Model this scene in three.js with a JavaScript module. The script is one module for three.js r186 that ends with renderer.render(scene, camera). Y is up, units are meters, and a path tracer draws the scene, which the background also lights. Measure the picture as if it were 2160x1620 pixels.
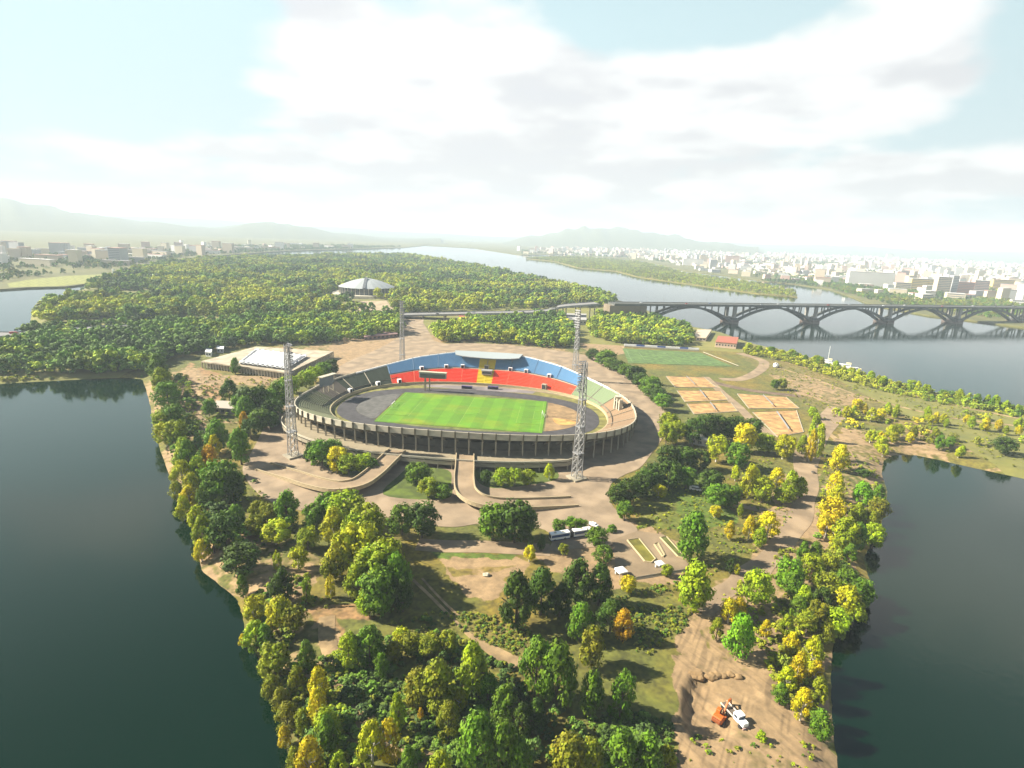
import * as THREE from 'three';
import { mergeGeometries } from 'three/addons/utils/BufferGeometryUtils.js';
import { RoundedBoxGeometry } from 'three/addons/geometries/RoundedBoxGeometry.js';

// ---------------------------------------------------------------- camera, sky, sun, exposure
const FOCAL = 1197.5178, V = (x, y, z) => new THREE.Vector3(x, y, z);
const EYE = V(64.38280614, 119.320179, 371.59967692);
const AR = V(0.99420723, 0.03843062, -0.10037466), AU = V(-0.06250937, 0.96645167, -0.24912598), AW = V(-0.0874332, -0.2539572, -0.96325551);
const scene = new THREE.Scene();
const camera = new THREE.PerspectiveCamera(2 * Math.atan(810 / FOCAL) * 180 / Math.PI, 4 / 3, 1, 60000);
camera.position.copy(EYE);
camera.quaternion.setFromRotationMatrix(new THREE.Matrix4().makeBasis(AR, AU, AW.clone().negate()));
const renderer = new THREE.WebGLRenderer({ antialias: true });
renderer.toneMapping = THREE.LinearToneMapping;
renderer.toneMappingExposure = 3.3;
renderer.shadowMap.enabled = true;

// seeded random numbers and value noise
const rng = (s) => () => { s |= 0; s = s + 0x6D2B79F5 | 0; let t = Math.imul(s ^ s >>> 15, 1 | s); t = t + Math.imul(t ^ t >>> 7, 61 | t) ^ t; return ((t ^ t >>> 14) >>> 0) / 4294967296; };
const hash = (x, y, z) => { let h = Math.imul(x, 374761393) + Math.imul(y, 668265263) + Math.imul(z, 1274126177) | 0; h = Math.imul(h ^ h >>> 13, 1274126177); return ((h ^ h >>> 16) >>> 0) / 4294967296; };
const fade = (t) => t * t * (3 - 2 * t), lerp = (a, b, t) => a + (b - a) * t, clamp = (x, a = 0, b = 1) => Math.min(b, Math.max(a, x)), sstep = (a, b, x) => fade(clamp((x - a) / (b - a)));
function n2(x, y, s = 0) { const i = Math.floor(x), j = Math.floor(y), u = fade(x - i), v = fade(y - j); return lerp(lerp(hash(i, j, s), hash(i + 1, j, s), u), lerp(hash(i, j + 1, s), hash(i + 1, j + 1, s), u), v); }
function n3(x, y, z, s = 0) { const i = Math.floor(x), j = Math.floor(y), k = Math.floor(z), u = fade(x - i), v = fade(y - j), w = fade(z - k), q = (a, b, c) => hash(i + a, j + b, (k + c) * 57 + s); return lerp(lerp(lerp(q(0, 0, 0), q(1, 0, 0), u), lerp(q(0, 1, 0), q(1, 1, 0), u), v), lerp(lerp(q(0, 0, 1), q(1, 0, 1), u), lerp(q(0, 1, 1), q(1, 1, 1), u), v), w); }
const fbm2 = (x, y, o = 4, s = 0) => { let a = 0.5, t = 0, m = 0; for (let i = 0; i < o; i++) { t += a * n2(x, y, s + i); m += a; a *= 0.5; x = x * 2.03 + 17; y = y * 2.03 + 5; } return t / m; };
const fbm3 = (x, y, z, o = 5, s = 0) => { let a = 0.5, t = 0, m = 0; for (let i = 0; i < o; i++) { t += a * n3(x, y, z, s + i); m += a; a *= 0.5; x = x * 2.03 + 7; y = y * 2.03 + 3; z = z * 2.03 + 11; } return t / m; };

// where a point of the surveyed photograph lies on a level plane, and how tall a thing there is
const ray = (px, py) => AW.clone().addScaledVector(AR, (px - 1080) / FOCAL).addScaledVector(AU, (810 - py) / FOCAL);
const G = (px, py, y = 0) => { const d = ray(px, py); return EYE.clone().addScaledVector(d, (y - EYE.y) / d.y); };
const depth = (p) => p.clone().sub(EYE).dot(AW);
const tall = (p, top) => { const d = p.clone().sub(EYE), k = (810 - top) / FOCAL; return (k * d.dot(AW) - d.dot(AU)) / (AU.y - k * AW.y); };

// the sky: haze at the horizon, broken cloud with clear patches, blue overhead
{
  const SW = 2048, SH = 1024, data = new Float32Array(SW * SH * 4);
  const clear = [[170, 95, 15, 5.5], [330, 215, 9, 3], [430, 20, 10, 4], [1310, 30, 13, 3.2], [1600, 45, 8, 2.4], [2140, 110, 4.5, 9], [1880, 292, 11, 2.2], [820, -5, 6, 2.5], [60, -60, 16, 8], [1400, -90, 20, 6]].map(([a, b, w, h]) => { const d = ray(a, b).normalize(); return [Math.atan2(d.x, -d.z), Math.asin(d.y), w * Math.PI / 180, h * Math.PI / 180]; });
  const bank = [[1960, 150, 4.2, 5.5], [2060, 365, 9, 2], [1500, 170, 18, 5], [800, 170, 20, 8]].map(([a, b, w, h]) => { const d = ray(a, b).normalize(); return [Math.atan2(d.x, -d.z), Math.asin(d.y), w * Math.PI / 180, h * Math.PI / 180]; });
  const gd = ray(950, 330).normalize(), grey = [Math.atan2(gd.x, -gd.z), Math.asin(gd.y)];
  for (let j = 0; j < SH; j++) {
    const el = ((j + 0.5) / SH - 0.5) * Math.PI, y = Math.sin(el), c = Math.cos(el);
    for (let i = 0; i < SW; i++) {
      const at = ((i + 0.5) / SW - 0.5) * 2 * Math.PI, x = c * Math.cos(at), z = c * Math.sin(at), o = (j * SW + i) * 4;
      let r, g, b;
      if (el < 0) { r = 0.3; g = 0.3; b = 0.29; } else {
        const az = Math.atan2(x, -z), k = 1 / (y + 0.16);
        let f = fbm3(x * k * 1.6 + 3, y * 2.2, z * k * 1.6, 6, 11) + 0.5 * (fbm3(x * k * 5 + fbm3(x * 9, y * 9, z * 9, 3, 41) * 1.5, y * 7, z * k * 5, 5, 31) - 0.5);
        let cov = f - 0.5 + lerp(0.16, -0.3, sstep(0.36, 0.7, el));
        for (const [a, e, w, h] of clear) { let da = Math.abs(az - a); da = Math.min(da, 2 * Math.PI - da); cov -= 0.42 * Math.exp(-((da / w) ** 2 + ((el - e) / h) ** 2)); }
        for (const [a, e, w, h] of bank) { let da = Math.abs(az - a); da = Math.min(da, 2 * Math.PI - da); cov += 0.3 * Math.exp(-((da / w) ** 2 + ((el - e) / h) ** 2)); }
        const cl = sstep(-0.18, 0.14, cov), low = Math.exp(-el / 0.16), up = sstep(0.28, 0.75, el);
        const sunny = clamp(0.5 - 0.5 * Math.sin(az));                      // the sun stands to the west, at the left
        const br = lerp(0.205, 0.30, sunny);
        const blue = [lerp(br * 0.88, 0.026, up), lerp(br * 1.18, 0.058, up), lerp(br * 1.26, 0.115, up)];
        const den = clamp(0.5 + (fbm3(x * k * 2.4 + 9, y * 9, z * k * 2.4, 5, 71) - 0.5) * 2.6 + 0.35 * Math.exp(-(((az - grey[0]) / 0.22) ** 2 + ((el - grey[1]) / 0.07) ** 2)));
        const cb = lerp(0.37, 0.262, sstep(0.35, 0.9, den) * lerp(1, 0.5, sunny)) * lerp(0.97, 1.03, sunny);
        const cloud = [cb * lerp(1, 0.955, den), cb * lerp(1, 0.99, den), cb * lerp(0.965, 1.035, den)];
        r = lerp(blue[0], cloud[0], cl); g = lerp(blue[1], cloud[1], cl); b = lerp(blue[2], cloud[2], cl);
        const hz = low * 0.75, hb = lerp(0.27, 0.30, sunny);
        r = lerp(r, hb * 1.0, hz); g = lerp(g, hb * 0.995, hz); b = lerp(b, hb * 0.97, hz);
      }
      data[o] = r * 0.9; data[o + 1] = g * 0.9; data[o + 2] = b * 0.9; data[o + 3] = 1;
    }
  }
  const t = new THREE.DataTexture(data, SW, SH, THREE.RGBAFormat, THREE.FloatType);
  t.mapping = THREE.EquirectangularReflectionMapping; t.magFilter = THREE.LinearFilter; t.colorSpace = THREE.LinearSRGBColorSpace; t.needsUpdate = true;
  scene.background = t; scene.environment = t;
}
const sun = new THREE.DirectionalLight(new THREE.Color().setRGB(1, 0.925, 0.78), 5);
sun.position.set(-0.815 * 600, 0.575 * 600, 0.03 * 600); sun.castShadow = true; sun.shadow.radius = 1;
sun.shadow.mapSize.set(4096, 4096); Object.assign(sun.shadow.camera, { left: -500, right: 500, top: 500, bottom: -500, near: 1, far: 2500 });
scene.add(sun, sun.target);
scene.fog = new THREE.FogExp2(new THREE.Color().setRGB(0.76, 0.9, 1), 0.000135);

// ---------------------------------------------------------------- helpers
const WATER = -3, lin = (r, g, b) => new THREE.Color().setRGB(r, g, b);
const mat = (r, g, b, rough = 0.9, more = {}) => new THREE.MeshStandardMaterial({ color: lin(r, g, b), roughness: rough, side: THREE.DoubleSide, ...more });
const used = {};
const numbered = (n) => { used[n] = (used[n] ?? -1) + 1; return used[n] ? `${n}_${String(used[n]).padStart(3, '0')}` : n; };
const shade = (o) => { o.traverse((m) => { if (m.isMesh) { m.castShadow = true; m.receiveShadow = true; } }); return o; };
function mesh(name, geo, m, parent) { const o = new THREE.Mesh(geo, m); o.name = parent ? name : numbered(name); o.castShadow = o.receiveShadow = true; (parent ?? scene).add(o); return o; }
function tag(o, label, category, group, kind) { o.userData.label = label; o.userData.category = category; if (group) o.userData.group = group; if (kind) o.userData.kind = kind; return o; }
function struct(o, label) { o.userData.kind = 'structure'; if (label) o.userData.label = label; return o; }
function thing(name, label, category, p = V(0, 0, 0), turn = 0, group) { const o = new THREE.Group(); o.name = numbered(name); o.position.copy(p); o.rotation.y = turn; scene.add(o); return tag(o, label, category, group); }
const clean = (g) => { for (const k of Object.keys(g.attributes)) if (!['position', 'normal', 'uv', 'color'].includes(k)) g.deleteAttribute(k); return g.index ? g.toNonIndexed() : g; };
const merge = (list) => mergeGeometries(list.map(clean));
const box = (w, h, d, x = 0, y = 0, z = 0, ry = 0) => { const g = new THREE.BoxGeometry(w, h, d); if (ry) g.rotateY(ry); return g.translate(x, y, z); };
const bar = (a, b, w, d = w) => { const l = a.distanceTo(b), g = new THREE.BoxGeometry(w, l, d); g.applyQuaternion(new THREE.Quaternion().setFromUnitVectors(V(0, 1, 0), b.clone().sub(a).normalize())); return g.translate((a.x + b.x) / 2, (a.y + b.y) / 2, (a.z + b.z) / 2); };
function quads(list, uvs) { const pos = [], uv = []; list.forEach((q, n) => { const t = uvs?.[n] ?? [[0, 0], [1, 0], [1, 1], [0, 1]]; for (const k of [0, 1, 2, 0, 2, 3]) { pos.push(q[k].x, q[k].y, q[k].z); uv.push(...t[k]); } }); const g = new THREE.BufferGeometry(); g.setAttribute('position', new THREE.Float32BufferAttribute(pos, 3)); g.setAttribute('uv', new THREE.Float32BufferAttribute(uv, 2)); g.computeVertexNormals(); return g; }
const planUV = (g) => { const p = g.attributes.position, uv = new Float32Array(p.count * 2); for (let i = 0; i < p.count; i++) { uv[2 * i] = p.getX(i); uv[2 * i + 1] = p.getZ(i); } g.setAttribute('uv', new THREE.BufferAttribute(uv, 2)); return g; };
function slab(pts, top, thick, holes = []) {           // a flat sheet with thickness, outline in x and z
  const sh = new THREE.Shape(pts.map((p) => new THREE.Vector2(p.x, -p.z)));
  for (const h of holes) sh.holes.push(new THREE.Path(h.map((p) => new THREE.Vector2(p.x, -p.z))));
  return planUV(new THREE.ExtrudeGeometry(sh, { depth: thick, bevelEnabled: false }).rotateX(-Math.PI / 2).translate(0, top - thick, 0));
}
const smooth = (pts, n = 6, closed = false) => new THREE.CatmullRomCurve3(pts, closed, 'centripetal').getPoints(pts.length * n);
const px = (list, y = 0) => list.map(([a, b]) => G(a, b, y));
function ribbon(pts, width, y, thick = 0.25) {         // a path: one strip along a centre line
  const L = [], R = []; pts.forEach((p, i) => { const a = pts[Math.max(0, i - 1)], b = pts[Math.min(pts.length - 1, i + 1)], d = V(b.x - a.x, 0, b.z - a.z).normalize(), w = (typeof width === 'function' ? width(i / (pts.length - 1), p) : width) / 2; L.push(V(p.x + d.z * w, y, p.z - d.x * w)); R.push(V(p.x - d.z * w, y, p.z + d.x * w)); });
  return slab([...L, ...R.reverse()], y, thick);
}
const inside = (poly, x, z) => { let c = false; for (let i = 0, j = poly.length - 1; i < poly.length; j = i++) { const a = poly[i], b = poly[j]; if ((a.z > z) !== (b.z > z) && x < (b.x - a.x) * (z - a.z) / (b.z - a.z) + a.x) c = !c; } return c; };
const toEdge = (poly, x, z) => { let m = 1e18; for (let i = 0, j = poly.length - 1; i < poly.length; j = i++) { const a = poly[j], b = poly[i], dx = b.x - a.x, dz = b.z - a.z, t = clamp(((x - a.x) * dx + (z - a.z) * dz) / (dx * dx + dz * dz || 1)), ex = a.x + dx * t - x, ez = a.z + dz * t - z, d = ex * ex + ez * ez; if (d < m) m = d; } return Math.sqrt(m); };
// grain textures: plain surface noise, repeated in metres
function grain(size, metres, f) { const d = new Uint8Array(size * size * 4); for (let j = 0; j < size; j++) for (let i = 0; i < size; i++) { const c = f(i / size, j / size), o = (j * size + i) * 4; d[o] = clamp(c[0]) * 255; d[o + 1] = clamp(c[1]) * 255; d[o + 2] = clamp(c[2]) * 255; d[o + 3] = 255; } const t = new THREE.DataTexture(d, size, size); t.wrapS = t.wrapT = THREE.RepeatWrapping; t.magFilter = THREE.LinearFilter; t.minFilter = THREE.LinearMipmapLinearFilter; t.colorSpace = THREE.SRGBColorSpace; t.repeat.set(1 / metres, 1 / metres); t.needsUpdate = true; return t; }
const tile2 = (u, v, f, s) => { const w = (x, y) => fbm2(x * f, y * f, 5, s); return lerp(lerp(w(u, v), w(u - 1, v), fade(u)), lerp(w(u, v - 1), w(u - 1, v - 1), fade(u)), fade(v)); };
const noiseTex = (metres, f, lo, hi, s, warm = 0) => grain(512, metres, (u, v) => { const k = lerp(lo, hi, clamp((tile2(u, v, f, s) - 0.3) / 0.4)) + (hash(u * 512 | 0, v * 512 | 0, s) - 0.5) * 0.07; return [k, k * (1 - warm * 0.3), k * (1 - warm)]; });
const texPave = noiseTex(60, 9, 0.8, 1.02, 3, 0.03), texConcrete = noiseTex(14, 7, 0.78, 1.02, 5, 0.04), texEarth = noiseTex(40, 12, 0.7, 1.02, 7, 0.06);
const M = {
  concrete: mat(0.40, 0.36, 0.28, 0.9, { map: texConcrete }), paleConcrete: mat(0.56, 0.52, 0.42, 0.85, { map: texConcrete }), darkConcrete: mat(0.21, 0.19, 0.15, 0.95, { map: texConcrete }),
  pave: mat(0.275, 0.205, 0.135, 0.95, { map: texPave }), path: mat(0.275, 0.20, 0.125, 0.95, { map: texPave }), sandPath: mat(0.33, 0.235, 0.125, 0.97, { map: texEarth }), earth: mat(0.30, 0.20, 0.10, 0.97, { map: texEarth }), clay: mat(0.42, 0.19, 0.075, 0.97, { map: texEarth }),
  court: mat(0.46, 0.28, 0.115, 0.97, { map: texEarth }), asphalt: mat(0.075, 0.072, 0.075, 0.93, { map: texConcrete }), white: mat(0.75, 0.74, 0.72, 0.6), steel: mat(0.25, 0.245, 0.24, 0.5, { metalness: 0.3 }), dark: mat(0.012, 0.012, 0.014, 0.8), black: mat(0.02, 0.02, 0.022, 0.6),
  glass: mat(0.02, 0.03, 0.045, 0.12), red: mat(0.74, 0.055, 0.018, 0.6), blue: mat(0.09, 0.20, 0.34, 0.6), yellow: mat(0.55, 0.43, 0.02, 0.6), bark: mat(0.09, 0.065, 0.045, 0.95), birchBark: mat(0.45, 0.42, 0.36, 0.9),
  orange: mat(0.45, 0.10, 0.012, 0.5), brick: mat(0.28, 0.12, 0.07, 0.9), redRoof: mat(0.30, 0.09, 0.05, 0.85), grey: mat(0.22, 0.22, 0.22, 0.8), turf: mat(0.10, 0.18, 0.045, 0.95, { map: texEarth }),
};
const ordinal = (n) => ['first', 'second', 'third', 'fourth', 'fifth', 'sixth', 'seventh', 'eighth', 'ninth', 'tenth', 'eleventh', 'twelfth', 'thirteenth', 'fourteenth', 'fifteenth', 'sixteenth', 'seventeenth', 'eighteenth', 'nineteenth', 'twentieth', 'twenty-first', 'twenty-second', 'twenty-third', 'twenty-fourth', 'twenty-fifth', 'twenty-sixth', 'twenty-seventh', 'twenty-eighth', 'twenty-ninth', 'thirtieth'][n] ?? `${n + 1}${n % 10 === 0 && n % 100 !== 10 ? 'st' : n % 10 === 1 && n % 100 !== 11 ? 'nd' : n % 10 === 2 && n % 100 !== 12 ? 'rd' : 'th'}`;

// ---------------------------------------------------------------- land and water
const islandPx = [[612, 1620], [605, 1580], [590, 1510], [575, 1470], [560, 1440], [545, 1385], [518, 1345], [512, 1300], [500, 1264], [455, 1227], [425, 1205], [418, 1165], [405, 1115], [390, 1080], [372, 1040], [350, 985], [335, 940], [322, 900], [318, 860], [308, 822], [300, 800], [260, 797], [200, 799], [120, 803], [60, 806], [0, 810], [-150, 815], [-400, 812], [-400, 752], [-150, 735], [0, 722], [40, 705], [62, 690], [66, 665], [85, 650], [120, 630], [170, 612], [215, 597], [250, 584], [285, 572], [330, 558], [420, 549], [560, 542], [700, 538], [850, 536], [900, 543], [960, 553], [1030, 567], [1100, 582], [1170, 597], [1240, 612], [1290, 628], [1330, 642], [1385, 662], [1425, 680], [1470, 692], [1530, 704], [1560, 716], [1600, 729], [1650, 739], [1720, 758], [1790, 781], [1860, 801], [1950, 823], [2050, 846], [2160, 863], [2400, 897], [2400, 1062], [2160, 1010], [2100, 997], [2040, 984], [1980, 970], [1930, 960], [1885, 960], [1864, 972], [1860, 1000], [1872, 1035], [1870, 1070], [1858, 1110], [1838, 1145], [1822, 1180], [1838, 1235], [1825, 1268], [1795, 1300], [1765, 1335], [1757, 1370], [1753, 1430], [1755, 1500], [1760, 1560], [1768, 1620]];
const island = [...px(islandPx, WATER), V(132, 0, 330), V(120, 0, 460), V(25, 0, 460), V(18, 0, 330)];
const shoreDist = (x, z) => { const d = toEdge(island, x, z); return inside(island, x, z) ? d : -d; };
const pit = px([[1440, 1450], [1465, 1415], [1490, 1412], [1510, 1440], [1560, 1438], [1615, 1445], [1610, 1475], [1570, 1490], [1585, 1530], [1540, 1560], [1480, 1580], [1450, 1560], [1435, 1500]]);
function landHeight(x, z, s = shoreDist(x, z)) {
  let h = s < 0 ? WATER - clamp(-s / 8) * 2.5 : WATER + 2.4 * sstep(-1, 9, s) + 0.6 * sstep(6, 22, s);
  if (s > 0) h -= 0.09 * sstep(5, 25, s) * fbm2(x / 11, z / 11, 3, 2);
  if (x > 80 && x < 135 && z > 212 && z < 275) { const d = inside(pit, x, z) ? toEdge(pit, x, z) : 0; h -= 2.2 * sstep(0, 2.2, d) * (0.7 + 0.6 * n2(x / 2.6, z / 2.6, 8)) * (1 - 0.75 * sstep(108, 118, x)) + 0.5 * (n2(x / 1.8, z / 1.8, 9) - 0.5) * sstep(0, 2, d); }
  return h;
}
const MAP = 614, MX = -290, MZ = -290;
let groundTex, farGroundTex;
{ // what covers the ground: bare sand, soil, olive grass and lush grass, painted as patches in the plan
  const N = 1024, c = document.createElement('canvas'); c.width = c.height = N; const g = c.getContext('2d'); g.fillStyle = 'rgb(0,0,0)'; g.fillRect(0, 0, N, N);
  const cx = (p) => [(p.x - MX) / MAP * N, (p.z - MZ) / MAP * N];
  const zone = (list, col) => { g.fillStyle = col; g.beginPath(); px(list).forEach((p, i) => { const [a, b] = cx(p); i ? g.lineTo(a, b) : g.moveTo(a, b); }); g.closePath(); g.fill(); };
  const SAND = 'rgb(255,0,0)', LUSH = 'rgb(0,255,0)', SOIL = 'rgb(0,0,255)', HALF = 'rgb(158,0,0)', OCHRE = 'rgb(185,0,60)';
  zone([[720, 660], [950, 690], [1250, 740], [1290, 830], [900, 700], [700, 770], [560, 740], [700, 700]], HALF);
  zone([[700, 715], [850, 672], [905, 690], [935, 728], [840, 760], [740, 800], [690, 780]], SAND);
  zone([[1215, 725], [1250, 712], [1310, 720], [1320, 745], [1260, 755]], SAND);
  zone([[395, 765], [470, 790], [480, 830], [430, 860], [395, 870]], SOIL);
  zone([[425, 790], [600, 795], [560, 815], [430, 810]], OCHRE);
  zone([[410, 780], [425, 780], [440, 1000], [420, 880]], SAND);
  zone([[345, 985], [380, 1010], [440, 1160], [520, 1180], [600, 1150], [560, 1220], [500, 1250], [425, 1205], [372, 1040]], SAND);
  zone([[300, 800], [420, 770], [430, 880], [400, 960], [350, 985], [318, 860]], HALF);
  zone([[425, 1155], [520, 1120], [640, 1140], [700, 1200], [600, 1290], [500, 1250]], HALF);
  zone([[640, 1290], [700, 1275], [800, 1290], [790, 1320], [720, 1330], [700, 1360]], SOIL);
  zone([[640, 1330], [690, 1300], [705, 1350], [705, 1395], [680, 1380]], SAND);
  zone([[560, 1330], [640, 1290], [760, 1520], [800, 1620], [620, 1620]], HALF);
  zone([[720, 1410], [800, 1405], [830, 1480], [800, 1510], [745, 1490]], LUSH);
  zone([[700, 1300], [1000, 1290], [1100, 1380], [1000, 1480], [760, 1400]], 'rgb(0,70,20)');
  zone([[930, 1172], [1090, 1168], [1110, 1195], [1060, 1245], [1040, 1262], [985, 1255], [950, 1225]], SAND);
  zone([[940, 1195], [1080, 1190], [1055, 1205], [960, 1212]], 'rgb(60,0,40)');
  zone([[900, 1160], [1120, 1165], [1080, 1175], [930, 1175]], LUSH);
  zone([[960, 1320], [1080, 1310], [1120, 1340], [1090, 1380], [1020, 1350]], 'rgb(0,90,60)');
  zone([[1120, 1170], [1330, 1100], [1460, 1150], [1430, 1230], [1290, 1240], [1150, 1200]], SAND);
  zone([[1340, 1010], [1480, 1000], [1560, 1100], [1480, 1120], [1350, 1110]], LUSH);
  zone([[1340, 1050], [1420, 1040], [1440, 1110], [1340, 1120]], 'rgb(0,150,0)');
  zone([[1290, 1520], [1420, 1510], [1420, 1620], [1200, 1620], [1180, 1560]], 'rgb(0,90,40)');
  zone([[1420, 1390], [1480, 1370], [1600, 1380], [1640, 1430], [1640, 1480], [1720, 1530], [1765, 1560], [1768, 1700], [1430, 1700], [1440, 1500]], SAND);
  zone([[1440, 1420], [1620, 1400], [1700, 1520], [1680, 1700], [1500, 1700]], 'rgb(255,0,40)');
  zone([[1450, 1285], [1505, 1290], [1500, 1330], [1490, 1395], [1425, 1405], [1440, 1350]], SAND);
  zone([[1450, 1320], [1500, 1250], [1640, 1160], [1740, 1000], [1650, 1000], [1560, 1220], [1440, 1280]], 'rgb(190,0,0)');
  zone([[1480, 1260], [1640, 1160], [1720, 1060], [1770, 960], [1880, 955], [1872, 1060], [1800, 1110], [1760, 1160], [1640, 1290], [1530, 1330]], HALF);
  zone([[1820, 1140], [1870, 1000], [1862, 965], [1840, 990], [1830, 1080]], SAND);
  zone([[1790, 1170], [1838, 1235], [1800, 1290], [1760, 1330], [1690, 1480], [1755, 1600], [1760, 1380]], SAND);
  zone([[1600, 1280], [1700, 1330], [1620, 1420], [1500, 1370], [1480, 1320]], HALF);
  zone([[1560, 750], [1640, 760], [1800, 815], [2160, 900], [2160, 960], [1980, 930], [1700, 860], [1620, 790]], 'rgb(60,40,60)');
  zone([[1620, 790], [1700, 790], [1820, 840], [1780, 860], [1680, 830]], OCHRE);
  zone([[1770, 900], [2160, 930], [2160, 1000], [1990, 965], [1880, 955], [1760, 950]], HALF);
  zone([[1990, 945], [2160, 960], [2160, 990], [2020, 975]], 'rgb(0,80,30)');
  const m = g.getImageData(0, 0, N, N).data, S = 2048, d = new Uint8Array(S * S * 4), sr = (v) => 255 * (v <= 0.0031308 ? 12.92 * v : 1.055 * v ** (1 / 2.4) - 0.055);
  const lut = new Uint8Array(4096); for (let i = 0; i < 4096; i++) lut[i] = clamp(sr(i / 4095), 0, 255);
  for (let j = 0; j < S; j++) for (let i = 0; i < S; i++) {
    const x = MX + (i + 0.5) / S * MAP, z = MZ + (j + 0.5) / S * MAP, wob = 9;
    const wx = (fbm2(x / 8, z / 8, 3, 21) - 0.5) * wob, wz = (fbm2(x / 8, z / 8, 3, 24) - 0.5) * wob;
    const a = clamp(Math.floor((x + wx - MX) / MAP * N), 0, N - 1), b = clamp(Math.floor((z + wz - MZ) / MAP * N), 0, N - 1), k = (b * N + a) * 4;
    const big = fbm2(x / 26, z / 26, 4, 41), fine = fbm2(x / 2.3, z / 2.3, 3, 51), tuft = n2(x / 0.9, z / 0.9, 61);
    let sand = m[k] / 255, lush = m[k + 1] / 255, soil = m[k + 2] / 255;
    sand = sstep(0.35, 0.75, sand * 0.9 + (big - 0.5) * 0.9 + (fine - 0.5) * 0.7 + 0.02); soil = clamp(soil * (0.5 + fine)); lush = clamp(lush * (0.45 + 1.1 * fine));
    let R = lerp(0.095, 0.18, clamp((big - 0.38) * 2.4)), Gc = lerp(0.10, 0.125, clamp((big - 0.38) * 2.4)), B = 0.013;
    R = lerp(R, 0.075, lush); Gc = lerp(Gc, 0.115, lush); B = lerp(B, 0.007, lush);
    R = lerp(R, 0.25, soil); Gc = lerp(Gc, 0.145, soil); B = lerp(B, 0.06, soil);
    R = lerp(R, 0.30, sand); Gc = lerp(Gc, 0.20, sand); B = lerp(B, 0.10, sand);
    const spot = n2(x / 3.1, z / 3.1, 63), v = 0.97 * (0.5 + 0.55 * fine + 0.6 * (tuft - 0.4) * (1 - sand * 0.75) + 0.3 * (spot - 0.35) * (1 - sand * 0.6) + (hash(i, j, 5) - 0.5) * 0.16);
    const rut = x > 78 && x < 152 && z > 205 ? sstep(0.6, 0.72, n2((x + z * 0.45) / 0.8, (z - x * 0.45) / 11, 67)) * sand * 0.28 + sstep(0.7, 0.8, n2((x - z * 0.8) / 0.9, (z + x * 0.8) / 8, 68)) * sand * 0.2 : 0, vv = v * (1 - rut); const o = (j * S + i) * 4; d[o] = lut[clamp(R * vv, 0, 1) * 4095 | 0]; d[o + 1] = lut[clamp(Gc * vv, 0, 1) * 4095 | 0]; d[o + 2] = lut[clamp(B * vv, 0, 1) * 4095 | 0]; d[o + 3] = 255;
  }
  groundTex = new THREE.DataTexture(d, S, S); groundTex.colorSpace = THREE.SRGBColorSpace; groundTex.magFilter = THREE.LinearFilter; groundTex.needsUpdate = true;
  farGroundTex = grain(512, 1, (u, v) => { const k = tile2(u, v, 10, 81), q = tile2(u, v, 30, 85); return [0.32 + 0.2 * k + 0.1 * q, 0.34 + 0.14 * k + 0.1 * q, 0.17 + 0.08 * k]; });
}
{ // the island: one sheet, finer where it is near
  const lines = (segs) => { const out = []; for (const [a, b, s] of segs) for (let v = a; s > 0 ? v < b - 1e-6 : v > b + 1e-6; v += s) out.push(v); return out; };
  const xs = lines([[-2200, -800, 60], [-800, -320, 12], [-320, 80, 3], [80, 135, 1.2], [135, 330, 3], [330, 620, 8], [620, 1200, 30], [1200, 1201, 2]]);
  const zs = lines([[460, 272, -4], [272, 214, -1.2], [214, -330, -3], [-330, -800, -10], [-800, -3400, -40], [-3400, -3401, -2]]);
  const pos = [], uv = [], near = [], far = [];
  for (const z of zs) for (const x of xs) { pos.push(x, landHeight(x, z), z); uv.push((x - MX) / MAP, (z - MZ) / MAP); }
  const W = xs.length; for (let j = 0; j < zs.length - 1; j++) for (let i = 0; i < W - 1; i++) { const a = j * W + i, b = a + W; if ([a, a + 1, b, b + 1].every((k) => pos[k * 3 + 1] < WATER - 2.3)) continue; const inMap = [a, b + 1].every((k) => uv[2 * k] > 0 && uv[2 * k] < 1 && uv[2 * k + 1] > 0 && uv[2 * k + 1] < 1); (inMap ? near : far).push(a, a + 1, b, a + 1, b + 1, b); }
  const g = new THREE.BufferGeometry(); g.setAttribute('position', new THREE.Float32BufferAttribute(pos, 3)); g.setAttribute('uv', new THREE.Float32BufferAttribute(uv, 2)); g.setIndex([...near, ...far]); g.addGroup(0, near.length, 0); g.addGroup(near.length, far.length, 1); g.computeVertexNormals();
  const ft = farGroundTex.clone(); ft.repeat.set(MAP / 160, MAP / 160); ft.needsUpdate = true;
  struct(mesh('ground', g, [new THREE.MeshStandardMaterial({ color: lin(1, 1, 1), roughness: 0.97, side: THREE.DoubleSide, map: groundTex }), mat(0.75, 0.75, 0.75, 0.97, { map: ft })]), 'sandy and grassy ground of the long river island');
}
{ // the river all round it
  const t = grain(512, 1, (u, v) => { const k = tile2(u, v, 22, 91) * 0.6 + tile2(u, v, 60, 95) * 0.4; return [k, k, k]; }); t.colorSpace = THREE.NoColorSpace; t.repeat.set(1 / 45, 1 / 45);
  const g = new THREE.PlaneGeometry(44000, 30000).rotateX(-Math.PI / 2).translate(0, WATER, -12500); planUV(g);
  struct(mesh('water', g, new THREE.MeshPhysicalMaterial({ color: lin(0.0003, 0.0092, 0.0034), roughness: 0.06, ior: 1.33, bumpMap: t, bumpScale: 0.05, side: THREE.DoubleSide })), 'dark green river water around the island');
}
const bankTex = farGroundTex.clone(); bankTex.repeat.set(1 / 420, 1 / 420); bankTex.needsUpdate = true;
const bankMat = mat(0.5, 0.5, 0.5, 0.97, { map: bankTex });
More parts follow.
